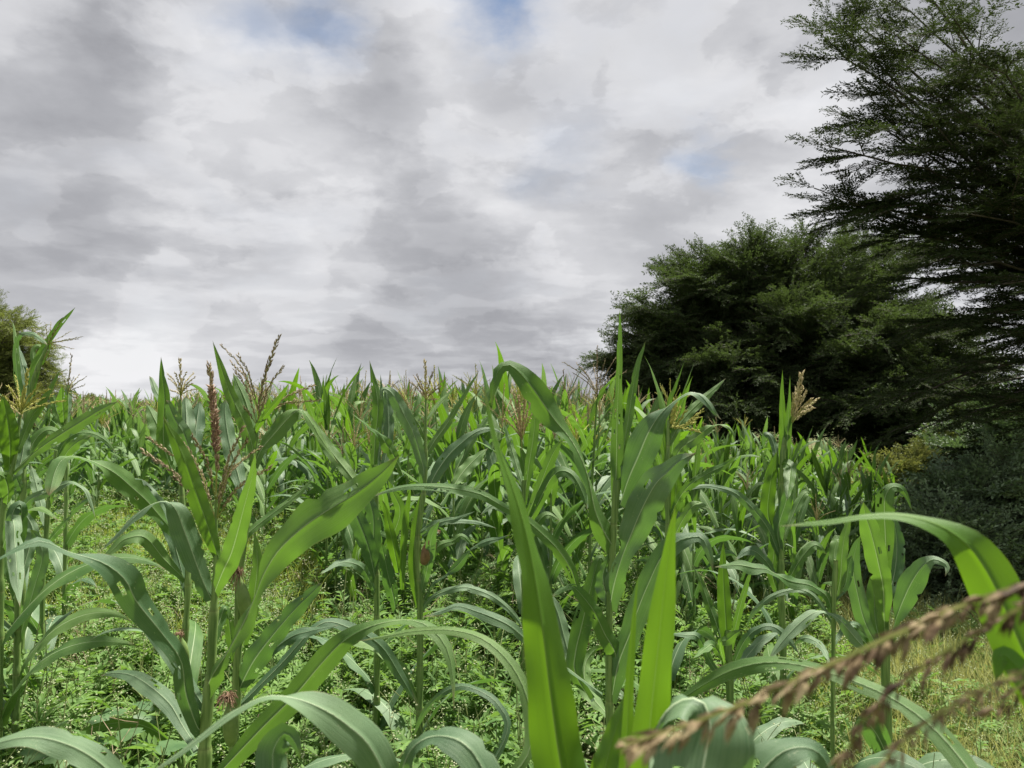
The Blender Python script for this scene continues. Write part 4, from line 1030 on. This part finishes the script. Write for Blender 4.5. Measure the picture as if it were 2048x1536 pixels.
def herb_proto(r, h):
    b = MB()
    for s_ in range(3):
        a_ = r.uniform(0, 6.28); tilt = r.uniform(0.05, 0.55)
        top = np.array((math.cos(a_) * math.sin(tilt), math.sin(a_) * math.sin(tilt), math.cos(tilt))) * h * r.uniform(0.7, 1.0)
        P = resample(np.array([(0, 0, -0.02), top * 0.5 + r.normal(0, 0.015, 3), top]), 5); tube(b, P, np.linspace(0.004, 0.002, 5), 3, mat=1, cap=False)
        for l in range(9):
            f = (l + 1.5) / 10; p = P[0] + (P[-1] - P[0]) * f; az = l * 2.4 + r.uniform(-.4, .4); el = r.uniform(0.0, 0.6)
            d = np.array((math.cos(az) * math.cos(el), math.sin(az) * math.cos(el), math.sin(el))); L = h * r.uniform(.16, .26); w = L * 0.5
            sd = nrm(np.cross(d, np.array((0, 0, 1.0)) + 0.3 * r.normal(size=3))); dn_ = np.array((0, 0, -L * .12))
            b.add(np.array([p, p + d * L * .3 + sd * w * .42, p + d * L * .7 + sd * w * .36 + dn_ * .4, p + d * L + dn_, p + d * L * .7 - sd * w * .36 + dn_ * .4, p + d * L * .3 - sd * w * .42]), [(0, 1, 2, 3), (0, 3, 4, 5)], mat=3)
    return b
def stalk_proto(r, h):
    b = MB()
    for s_ in range(3):
        top = np.array((r.normal(0, .12), r.normal(0, .12), h * r.uniform(.7, 1.1)))
        P = resample(np.array([(0, 0, -0.02), top * 0.5 + r.normal(0, 0.02, 3), top]), 6); tube(b, P, np.linspace(0.003, 0.0012, 6), 3, mat=4, cap=False)
        for l in range(6):
            p = P[r.integers(2, 6)]; e = p + np.array((r.normal(0, .05), r.normal(0, .05), r.uniform(.01, .09))); tube(b, np.array([p, (p + e) / 2 + r.normal(0, .006, 3), e]), 0.001, 3, mat=4, cap=False)
    return b
WM = ['weed_leaf', 'weed_stem', 'weed_flower', 'herb_leaf', 'dead_stalk']
wp = [weed_proto(np.random.default_rng(400 + i), 0.54, (12, 3, 15, 6, 9, 0)[i], (27, 36, 27, 33, 30, 39)[i], lobes=3) for i in range(6)]
wpf = [weed_proto(np.random.default_rng(450 + i), 0.50, (5, 0, 4, 2)[i], 14, lobes=2, lod=1) for i in range(4)]
wpx_ = [herb_proto(np.random.default_rng(470), 0.36), herb_proto(np.random.default_rng(471), 0.28), stalk_proto(np.random.default_rng(472), 0.42)]
rw = np.random.default_rng(21)
def weed_height(x, y, px):
    return np.interp(px, [0, 400, 900, 1500, 1750, 2000], [1.0, 1.0, 1.0, 0.95, 0.8, 0.75])
def sow(ymin, ymax, dens, pxmin, pxmax):
    xa = (pxmin - CX) / FPX * ymax; xb = (pxmax - CX) / FPX * ymax
    n = int((xb - xa) * (ymax - ymin) * dens)
    x = rw.uniform(min(xa, -1.2), max(xb, 1.2), n); y = rw.uniform(ymin, ymax, n); px = pxof(x, y)
    ok = (px > pxmin) & (px < pxmax)
    # bare soil here and there
    bare = np.sin(2.1 * x + 1.3) * np.cos(1.7 * y + 0.4) + 0.5 * np.sin(4.7 * x - 2.2 * y)
    ok &= (bare < 0.92) 
    return x[ok], y[ok], px[ok]
x, y, px = sow(2.0, 6.8, 50, -150, 2150)
ordr = np.argsort(y); x, y, px = x[ordr], y[ordr], px[ordr]
thin = (px < 1640) | (rw.random(len(px)) < 0.8); x, y, px = x[thin], y[thin], px[thin]
# the nearest, largest weeds are single plants
wm = [b.mesh('flowering_weed', WM, smooth=False) for b in wp]
single = np.where((y > 2.7) & (px > 20) & (px < 2030))[0][:70]
for n_, k in enumerate(single):
    i = n_ % 6
    o = link('flowering_weed', wm[i]); o.location = (x[k], y[k], float(gz(x[k], y[k]))); o.rotation_euler = (0, 0, rw.uniform(0, 6.28))
    s_ = float(weed_height(x[k], y[k], px[k])) * rw.uniform(0.65, 1.15); o.scale = (s_,) * 3
    zw = [q for lim, q in ((420, 'left of the front maize stalk'), (780, 'right of the front maize stalk'), (1120, 'left of the nearest bright blade'), (1560, 'below the bluish maize plant'), (9999, 'by the dry grass at right')) if px[k] < lim][0]
    if i in (5, 1): tag(o, f'leafy weed with few or no flowers, {zw}', 'weed', 'leafy weeds in the foreground, ' + zw)
    else: tag(o, f'feathery weed with tiny white flower heads, {zw}', 'weed', 'white flowered weeds in the foreground, ' + zw)
mask = np.ones(len(x), bool); mask[single] = False
x, y, px = x[mask], y[mask], px[mask]
clump = np.sin(1.9 * x + 2.0 * np.sin(1.1 * y)) + np.cos(2.3 * y - 1.2 * x) + 0.6 * rw.normal(size=len(x))      # kinds stand in patches
k1 = np.where(clump > 0.75, rw.choice([0, 2, 4], len(x)), rw.choice([1, 3, 5], len(x))); k1 = np.where(clump < -1.15, rw.choice([10, 11], len(x)), k1); k1 = np.where(rw.random(len(x)) < 0.05, 12, k1); s1 = weed_height(x, y, px) * rw.uniform(0.6, 1.2, len(x)); x1, y1 = x, y
x2, y2, px = sow(6.8, 18, 50, -150, 2150)
k2 = rw.integers(6, 10, len(x2)); s2 = rw.uniform(0.75, 1.3, len(x2))
x, y, kk, ss = np.concatenate([x1, x2]), np.concatenate([y1, y2]), np.concatenate([k1, k2]), np.concatenate([s1, s2])
n = len(x)
tag(instanced('weeds', WM, [b.arrays() for b in wp + wpf + wpx_], kk, np.stack([x, y, gz(x, y)], 1),
              np.stack([rw.normal(0, .12, n), rw.normal(0, .12, n), rw.uniform(0, 6.28, n)], 1), np.stack([ss, ss, ss * rw.uniform(0.85, 1.35, n)], 1), smooth=False),
    'feathery green weeds with tiny white flowers covering the field floor', 'weeds', kind='stuff')
print('weeds', n)

# ------------------------------------------------------------------ grass: dry tussocks at the right, grass tinted like sunlit weeds in the clearing
def grass(name, label, mat, n, region, hmin, hmax, lean, w, seed):
    r = np.random.default_rng(seed)
    x, y = region(r, n); n = len(x)
    az = r.uniform(0, 6.28, n); ln = r.uniform(hmin, hmax, n); le = r.uniform(0.1, lean, n)
    base = np.stack([x, y, gz(x, y) - 0.01], 1)
    d = np.stack([np.cos(az), np.sin(az), 0 * az], 1); sd = np.stack([-np.sin(az), np.cos(az), 0 * az], 1)
    up = np.array((0, 0, 1.0))
    lv = []
    for f, wf in ((0, 1), (0.4, .85), (0.75, .5)):
        c_ = base + (up * (ln * f * (1 - 0.25 * le * f))[:, None] + d * (ln * le * f ** 1.8)[:, None])
        lv += [c_ - sd * w / 2 * wf, c_ + sd * w / 2 * wf]
    tip = base + up * (ln * (1 - 0.35 * le))[:, None] + d * (ln * le)[:, None]
    V = np.stack(lv + [tip], 1)
    o = (np.arange(n) * 7)[:, None, None]
    b = MB(); b.add(V.reshape(-1, 3), (np.array([(0, 1, 3, 2), (2, 3, 5, 4)])[None] + o).reshape(-1, 4), (np.array([(4, 5, 6)])[None] + o).reshape(-1, 3))
    tag(b.build(name, mat, smooth=True), label, 'grass', kind='stuff')
def clumped(r, n, pxa, pxb, ya, yb, nc, sp, pw=1.0):
    cy = ya + (yb - ya) * r.random(nc) ** pw; cpx = r.uniform(pxa, pxb, nc); cx = (cpx - CX) / FPX * cy
    k = r.integers(0, nc, n)
    return cx[k] + r.normal(0, sp, n), cy[k] + r.normal(0, sp, n)
grass('dry_grass', 'yellowing dry grass at the right field margin', 'dry_grass', 16000, lambda r, n: clumped(r, n, 1690, 2140, 2.6, 6.5, 170, 0.10), 0.22, 0.56, 0.9, 0.0045, 31)
grass('sun_tinted_grass', 'fine grass coloured sunlit yellow-green over the left weed clearing', 'grass', 60000, lambda r, n: clumped(r, n, 30, 600, 4.0, 13, 1000, 0.16, 0.55), 0.30, 0.56, 0.9, 0.007, 32)
grass('margin_grass', 'thin grass among weeds along the right margin', 'grass', 5000, lambda r, n: clumped(r, n, 1450, 1800, 3.0, 6.0, 130, 0.10), 0.15, 0.40, 0.9, 0.0045, 33)

# broad-leaved weeds low at the left
def lobed_leaf(r, size):
    b = MB(); n = 14; th = np.linspace(-2.7, 2.7, n)
    rad = size * (0.78 + 0.22 * np.cos(5 * th) * 0.8) * (1 - 0.10 * np.abs(th) / 2.7)
    out = np.stack([rad * np.cos(th) + size * .6, rad * np.sin(th), 0.10 * size * np.cos(2 * th) - 0.10 * rad], 1)
    V = np.vstack([[(0, 0, 0)], [(size * .65, 0, 0.05 * size)], out])
    tr = [(1, 2 + k, 3 + k) for k in range(n - 1)] + [(0, 2, 1), (0, 1, 1 + n)]
    tr = [(1, 2 + k, 3 + k) for k in range(n - 1)] + [(1, 0, 2), (1, 1 + n, 0)]
    b.add(V, tris=tr)
    return b
rb = np.random.default_rng(77)
bl_meshes = [lobed_leaf(rb, s_).mesh('leaf', 'broad_leaf') for s_ in (0.055, 0.065, 0.075)]
for (bpx, bpy_, Yb, lab) in ((150, 1470, 2.7, 'broad lobed weed low at the bottom left, leftmost of its kind'),
                             (235, 1440, 3.0, 'broad lobed weed behind the bottom left grey maize leaf, middle of three'),
                             (290, 1500, 2.6, 'broad lobed weed beside the front maize stalk at bottom left')):
    p = at(bpx, bpy_, Yb)
    root = empty('broad_leaved_weed', (p[0], p[1], float(gz(p[0], p[1])))); tag(root, lab, 'weed', 'broad leaved weeds')
    top = p[2] - root.location.z
    for k in range(7):
        az = k * 2.4 + rb.uniform(-.3, .3); hz = max(0.08, top * rb.uniform(0.75, 1.15)); rr = rb.uniform(0.05, 0.13)
        e_ = np.array((math.cos(az) * rr, math.sin(az) * rr, hz))
        s_ = MB(); tube(s_, resample(np.array([(0, 0, -0.02), (e_[0] * .3, e_[1] * .3, hz * .6), e_]), 6), np.linspace(0.004, 0.002, 6), 5); s_.build('stalk', 'weed_stem', root)
        o = link('leaf', bl_meshes[k % 3], root); o.location = e_; o.rotation_euler = (rb.uniform(-.3, .3), rb.uniform(-0.1, 0.45), az)

# ------------------------------------------------------------------ trees
def perp(d, r):
    a_ = np.cross(d, np.array((0, 0, 1.0))); n_ = np.linalg.norm(a_)
    return a_ / n_ if n_ > 1e-4 else np.array((1.0, 0, 0))
def spray(seed, leaf_l, leaf_w, sides=5, per=13, flat=0.35, twig=0.005):
    """one leafy spray along +X, length 1: a thin axis, side twigs and pointed leaflets on both sides of each"""
    r = np.random.default_rng(seed); b = MB()
    axes = [(np.zeros(3), np.array((1.0, 0, -0.02)), 1.0)]
    for k in range(sides):
        f = 0.12 + 0.72 * (k + 0.3 * r.random()) / sides; sg = 1 if k % 2 else -1
        axes.append((np.array((f, 0, -0.03 * f)), nrm(np.array((0.8, sg * r.uniform(0.5, 0.9), flat * 0.6 * r.normal()))), (0.62 - 0.35 * f) * r.uniform(0.8, 1.2)))
    for p, d, L in axes:
        P = np.stack([p, p + d * L * .5 + np.array((0, 0, .015)), p + d * L + np.array((0, 0, -0.05 * L))])
        tube(b, P, np.array((1, .8, .4)) * twig, 3, mat=1, cap=False)
        n = max(4, int(per * L)) 
        f = (np.arange(n) + r.random(n) * 0.6) / n
        for sg in (-1, 1):
            c_ = p + d * (L * f)[:, None] + np.array((0, 0, 1.0)) * (0.03 * np.sin(f * 3.1))[:, None]
            sd = nrm(np.cross(d, np.array((0, 0, 1.0)) + 0.35 * r.normal(size=(n, 3)))) * sg
            dd = nrm(d * 0.7 + sd * 0.75 + flat * 0.6 * r.normal(size=(n, 3)))
            nn = nrm(np.cross(dd, np.array((0, 0, 1.0)) + 0.5 * r.normal(size=(n, 3))))
            ll = (leaf_l * r.uniform(0.6, 1.2, n))[:, None]; ww = (leaf_w * r.uniform(0.7, 1.2, n))[:, None]
            mid = c_ + dd * ll * 0.5 + np.array((0, 0, 1.0)) * ll * 0.07
            V = np.stack([c_, mid + nn * ww / 2, c_ + dd * ll, mid - nn * ww / 2], 1)
            b.add(V.reshape(-1, 3), (np.array([[0, 1, 2, 3]])[None] + (np.arange(n) * 4)[:, None, None]).reshape(-1, 4), mat=0)
    return b.arrays()
def grow(seed, limbs, n2, l2, n3, l3, lift=0.12, droop=0.10, flat=0.35, r_limb=0.05, s_from=0.30, lsides=5, wig=0.02):
    """limbs (start, mid, end) -> side branches -> places for leafy sprays. Returns (wood MB, starts, directions, lengths)"""
    r = np.random.default_rng(seed); wood = MB()
    TS, TD, TL = [], [], []
    for li, (p0, p1, p2) in enumerate(limbs):
        P = resample(np.array([p0, p1, p2]), 16); L = np.linalg.norm(np.diff(P, axis=0), axis=1).sum()
        P[3:-1] += np.cumsum(r.normal(0, wig * L / 4, (12, 3)), 0) * 0.6
        tube(wood, P, np.linspace(r_limb * L / 4.0, 0.005, 16), lsides)
        T = nrm(np.gradient(P, axis=0))
        k2 = max(4, int(n2 * L / 4.0))
        for q in range(k2):
            s = s_from + (1 - s_from) * (q + r.random()) / k2; k = min(15, int(s * 15))
            sd = perp(T[k], r) * (1 if q % 2 else -1)
            d = nrm(T[k] * r.uniform(0.5, 0.9) + sd * r.uniform(0.4, 0.9) + np.array((0, 0, lift + flat * r.normal())))
            ln = l2 * (1.15 - 0.65 * s) * r.uniform(0.6, 1.2)
            e = P[k] + d * ln + np.array((0, 0, -droop * ln)); mdl = P[k] + d * ln * 0.5 + np.array((0, 0, 0.04 * ln))
            B = resample(np.array([P[k], mdl, e]), 6)
            tube(wood, B, np.linspace(0.008, 0.0025, 6), 3, cap=False)
            TB = nrm(np.gradient(B, axis=0))
            for w in range(n3):
                s3 = 0.05 + 0.95 * (w + r.random()) / n3; kk = min(5, int(s3 * 5.99))
                sd3 = perp(TB[kk], r) * (1 if w % 2 else -1)
                TS.append(B[kk]); TL.append(l3 * r.uniform(0.55, 1.25))
                TD.append(nrm(TB[kk] * r.uniform(0.7, 1.1) + sd3 * r.uniform(0.15, 0.8) + np.array((0, 0, lift * 0.8 - droop * 0.5 + flat * 0.9 * r.normal()))))
        TS.append(P[-1]); TD.append(T[-1]); TL.append(l3)
        TS.append(P[-2]); TD.append(nrm(T[-1] + 0.3 * r.normal(size=3))); TL.append(l3)
    return wood, np.array(TS), np.array(TD), np.array(TL)
def limbs_to(base, ends, bow=0.25, r=None, split=0.55):
    out = []
    for e in ends:
        e = np.asarray(e, float)
        st = base + np.array((0, 0, 1.0)) * r.uniform(0, 1.2) * split
        mdl = st * 0.45 + e * 0.55 + np.array((0, 0, 1.0)) * bow * np.linalg.norm(e - st) * r.uniform(0.2, 1.0)
        out.append((st, mdl, e))
    return out
def make_tree(name, label, cat, base, trunk_top, r0, limbs, leaf_mat, group=None, bark='bark', **kw):
    root = empty(name, tuple(base)); tag(root, label, cat, group)
    off = np.array(base, float)
    leaf_l, leaf_w, per, roll = kw.pop('leaf_l'), kw.pop('leaf_w'), kw.pop('per', 13), kw.pop('roll', 0.5)
    wood, TS, TD, TL = grow(limbs=[tuple(np.array(q) - off for q in l) for l in limbs], **kw)
    l3 = kw['l3']; rr = np.random.default_rng(kw['seed'] + 7)
    sprays = [spray(kw['seed'] + 20 + k, leaf_l / l3, leaf_w / l3, per=per, flat=kw.get('flat', 0.3)) for k in range(5)]
    tb = MB(); tt = np.array(trunk_top, float) - off
    tube(tb, resample(np.array([(0, 0, -0.2), tt * 0.5 + np.array((0.06, 0.05, 0)), tt]), 12), np.linspace(r0 * 1.25, r0 * 0.7, 12), 12)
    tb.build('trunk', bark, root)
    wood.build('branches', bark, root)
    cr_ = instanced('crown', [leaf_mat, bark], sprays, rr.integers(0, 5, len(TS)), TS, euler_along(TD, rr.normal(0, roll, len(TS))), np.repeat(TL[:, None], 3, 1), root, smooth=False)
    cr_['kind'] = 'stuff'
    print(name, 'sprays', len(TS), 'leaflets', int(len(TS) * len(sprays[0][2]) * 0.8))
    return root
def zground(x, y): return float(gz(x, y))

# spreading tree behind the field
r_ = np.random.default_rng(61)
tx, ty = 6.6, 18.0
tb_ = np.array((tx, ty, zground(tx, ty)))
ends = []
outline = [(1182,690),(1200,760),(1205,815),(1240,600),(1262,620),(1300,530),(1345,520),(1420,482),(1340,545),(1450,470),(1500,462),(1580,458),(1660,456),(1720,462),(1235,690),(1225,650),(1390,500),(1800,470),(1235,850),(1300,880)]
for (ox, oy) in outline * 3: ends.append(at(ox + 34 + r_.uniform(-14, 26), oy + 24 + r_.uniform(-12, 30), ty + r_.uniform(-1.6, 0.8)))
for k in range(185):                                             # front and top of the dome
    az = r_.uniform(-math.pi, math.pi); u_ = r_.uniform(-0.12, 1.0); rad = r_.uniform(0.82, 1.0); hr_ = (1 - abs(u_) ** 2.4) ** 0.5
    if math.sin(az) > 0.45 and u_ < 0.6: continue
    ends.append(np.array((tx + 4.45 * rad * math.cos(az) * hr_, ty + 4.0 * rad * math.sin(az) * hr_, tb_[2] + 1.55 + 3.40 * rad * u_)))
for k in range(34):
    az = r_.uniform(-math.pi, 0); rad = r_.uniform(0.5, 0.98)
    ends.append(np.array((tx + 4.4 * rad * math.cos(az), ty + 3.6 * rad * math.sin(az), tb_[2] + r_.uniform(0.7, 2.2))))
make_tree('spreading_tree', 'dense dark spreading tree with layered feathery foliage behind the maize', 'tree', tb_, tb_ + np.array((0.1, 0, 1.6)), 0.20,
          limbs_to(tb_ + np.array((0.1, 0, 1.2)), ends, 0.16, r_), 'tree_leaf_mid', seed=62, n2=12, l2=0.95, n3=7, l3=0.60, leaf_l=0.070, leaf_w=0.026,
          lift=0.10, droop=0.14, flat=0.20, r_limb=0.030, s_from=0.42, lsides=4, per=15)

# near tree leaning in from the right
r_ = np.random.default_rng(71)
tx, ty = 7.4, 8.3
tb_ = np.array((tx, ty, zground(tx, ty)))
ends = []
for (ox, oy, yy) in ((1598,72,7.2),(1612,30,7.6),(1640,5,8.0),(1690,140,6.9),(1698,205,7.4),(1655,230,7.8),(1600,285,6.8),(1618,330,7.3),(1570,368,6.9),(1590,395,7.4),(1660,385,7.0),
                     (1700,420,6.6),(1790,350,6.8),(1700,-60,7.5),(1660,-40,8.2),(1730,60,6.6),(1790,170,6.8),(1820,250,6.6),(1730,460,7.6),(1760,560,6.9),(1770,640,7.3),
                     (1720,790,6.8),(1760,860,7.0),(1820,640,6.5),(1800,520,6.6),(1840,760,6.4),(1880,420,6.2),(1900,120,6.2),(1890,240,6.4),(1850,30,6.4),(1950,560,6.0),(1930,700,6.0),(1980,340,6.0),(1990,820,5.9),(1900,900,6.6),(2010,640,5.8),(2020,200,5.8)):
    ends.append(at(ox + 58, oy + 8, yy))
for k in range(34):
    az = r_.uniform(-math.pi, math.pi); el = math.asin(r_.uniform(-0.1, 1.0)); rad = r_.uniform(0.75, 1.0)
    ends.append(np.array((tx + 3.2 * rad * math.cos(az) * math.cos(el), ty + 3.2 * rad * math.sin(az) * math.cos(el), tb_[2] + 2.4 + 4.6 * rad * math.sin(el))))
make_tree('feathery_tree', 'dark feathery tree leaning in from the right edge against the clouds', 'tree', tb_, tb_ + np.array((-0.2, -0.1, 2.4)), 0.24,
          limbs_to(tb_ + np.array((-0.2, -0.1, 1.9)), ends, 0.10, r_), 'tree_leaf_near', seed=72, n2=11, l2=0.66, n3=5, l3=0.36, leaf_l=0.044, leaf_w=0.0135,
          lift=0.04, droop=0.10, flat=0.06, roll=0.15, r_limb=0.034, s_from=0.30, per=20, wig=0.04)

# olive thorny tree at the left edge
r_ = np.random.default_rng(81)
tx, ty = -10.15, 14.5
tb_ = np.array((tx, ty, zground(tx, ty)))
ends = []
for (ox, oy) in ((20,605),(45,625),(75,640),(100,665),(118,690),(128,715),(125,745),(120,775),(95,800),(60,630),(-10,600),(-60,600),(110,730),(90,700),(60,690),(40,670)):
    ends.append(at(ox - 28, oy + 10, ty + r_.uniform(-0.8, 0.6)))
for k in range(46):
    az = r_.uniform(-math.pi, math.pi); el = math.asin(r_.uniform(-0.5, 1.0)); rad = r_.uniform(0.6, 0.98)
    ends.append(np.array((tx + 1.45 * rad * math.cos(az) * math.cos(el), ty + 1.4 * rad * math.sin(az) * math.cos(el), 2.0 + 1.6 * rad * math.sin(el))))
make_tree('olive_tree', 'rounded olive green thorny tree with wispy twigs at the left edge', 'tree', tb_, tb_ + np.array((0, 0, 1.0)), 0.12,
          limbs_to(tb_ + np.array((0, 0, 0.8)), ends, 0.22, r_), 'tree_leaf_olive', bark='bark', seed=82, n2=26, l2=0.5, n3=6, l3=0.36, leaf_l=0.045, leaf_w=0.011,
          lift=0.02, droop=0.22, flat=0.26, r_limb=0.03, s_from=0.45, per=18)

# bare grey shrub standing up behind the tasselled plants
r_ = np.random.default_rng(91)
c_ = at(520, 800, 22); base = np.array((c_[0], c_[1], zground(c_[0], c_[1])))
root = empty('bare_shrub', tuple(base)); tag(root, 'leafless grey shrub on the skyline behind the brown tassels', 'shrub')
wd = MB()
for k in range(34):
    a0 = r_.uniform(0, 6.28); tip = at(520 + r_.normal(0, 26), 765 + abs(r_.normal(0, 16)), 22 + r_.uniform(-.5, .5)) - base
    P = resample(np.array([(0, 0, 0.3), tip * np.array((.55, .55, .62)) + r_.normal(0, .05, 3), tip]), 8)
    tube(wd, P, np.linspace(0.018, 0.004, 8), 4)
    for q in range(6):
        k0 = r_.integers(3, 8); e = P[k0] + np.array((r_.normal(0, .14), r_.normal(0, .14), r_.uniform(-.02, .22)))
        tube(wd, np.array([P[k0], P[k0] * .5 + e * .5 + r_.normal(0, .015, 3), e]), np.array((.006, .005, .003)), 3)
wd.build('branches', 'bark_grey', root)

# bushes
def bush(name, label, px_, py_top, Y, half_px, leaf_mat, seed, n, leaf_l=0.04, leaf_w=0.017, l3=0.30, depth=0.8, n2=14, low=0.15):
    r = np.random.default_rng(seed)
    top = at(px_, py_top, Y); base = np.array((top[0], Y, zground(top[0], Y))); H = top[2] - base[2]; Wd = half_px * Y / FPX
    ends = []
    for k in range(n):
        az = r.uniform(-math.pi, math.pi); el = math.asin(r.uniform(-0.25, 1)); rad = r.uniform(0.65, 1.0)
        ends.append(base + np.array((Wd * rad * math.cos(az) * math.cos(el), Wd * depth * rad * math.sin(az) * math.cos(el), max(low, H * (0.42 + 0.56 * rad * math.sin(el))))))
    make_tree(name, label, 'bush', base, base + np.array((0, 0, H * 0.25)), 0.03, limbs_to(base + np.array((0, 0, 0.1)), ends, 0.2, r, split=0.3), leaf_mat,
              seed=seed + 1, n2=n2, l2=0.42, n3=5, l3=l3, leaf_l=leaf_l, leaf_w=leaf_w, lift=0.12, droop=0.12, flat=0.3, r_limb=0.03, s_from=0.3)
bush('dark_bush', 'dark small leaved bush below the feathery tree at the right edge', 1985, 905, 6.3, 165, 'bush_leaf', 501, 46, n2=22)
bush('dark_bush', 'lower dark bush at right, just behind the lime green leaf', 1900, 1030, 5.9, 95, 'bush_leaf', 511, 26, n2=24)
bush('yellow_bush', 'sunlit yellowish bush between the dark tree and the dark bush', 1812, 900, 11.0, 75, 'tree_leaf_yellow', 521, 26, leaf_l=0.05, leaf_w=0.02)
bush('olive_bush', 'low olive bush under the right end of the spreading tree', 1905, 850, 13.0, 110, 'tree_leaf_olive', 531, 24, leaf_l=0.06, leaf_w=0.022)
bush('thicket_bush', 'tall dark thicket behind the feathery tree at the right edge', 2040, 770, 12.0, 190, 'bush_leaf', 561, 40, leaf_l=0.06, leaf_w=0.026, l3=0.45, n2=16)
bush('thicket_bush', 'dark thicket in the shade right of the spreading tree trunk', 1800, 830, 17.0, 120, 'bush_leaf', 571, 34, leaf_l=0.07, leaf_w=0.03, l3=0.5, n2=14)
bush('far_bush', 'small olive bush on the far field edge left of the tassels', 185, 800, 60.0, 34, 'tree_leaf_olive', 541, 16, leaf_l=0.2, leaf_w=0.09, l3=0.7, n2=10)
bush('far_bush', 'tiny olive bush low on the skyline, right of the olive tree', 222, 808, 66.0, 22, 'tree_leaf_olive', 551, 12, leaf_l=0.2, leaf_w=0.09, l3=0.7, n2=10)

# ------------------------------------------------------------------ plants that would share a label are told apart by their order from the left
ONES = 'first second third fourth fifth sixth seventh eighth ninth tenth eleventh twelfth thirteenth fourteenth fifteenth sixteenth seventeenth eighteenth nineteenth'.split()
def ordinal(n):
    if n < 20: return ONES[n - 1]
    tens = {2: 'twent', 3: 'thirt', 4: 'fort', 5: 'fift'}[n // 10]
    return tens + 'ieth' if n % 10 == 0 else tens + 'y-' + ONES[n % 10 - 1]
shared = {}
for o in list(sc.objects):
    if o.parent is None and o.get('label') and o.get('kind') is None: shared.setdefault(o['label'], []).append(o)
for lab, os_ in shared.items():
    if len(os_) > 1:
        for n_, o in enumerate(sorted(os_, key=lambda q: q.location.x / q.location.y)): o['label'] = f'{lab}, {ordinal(n_ + 1)} from left'
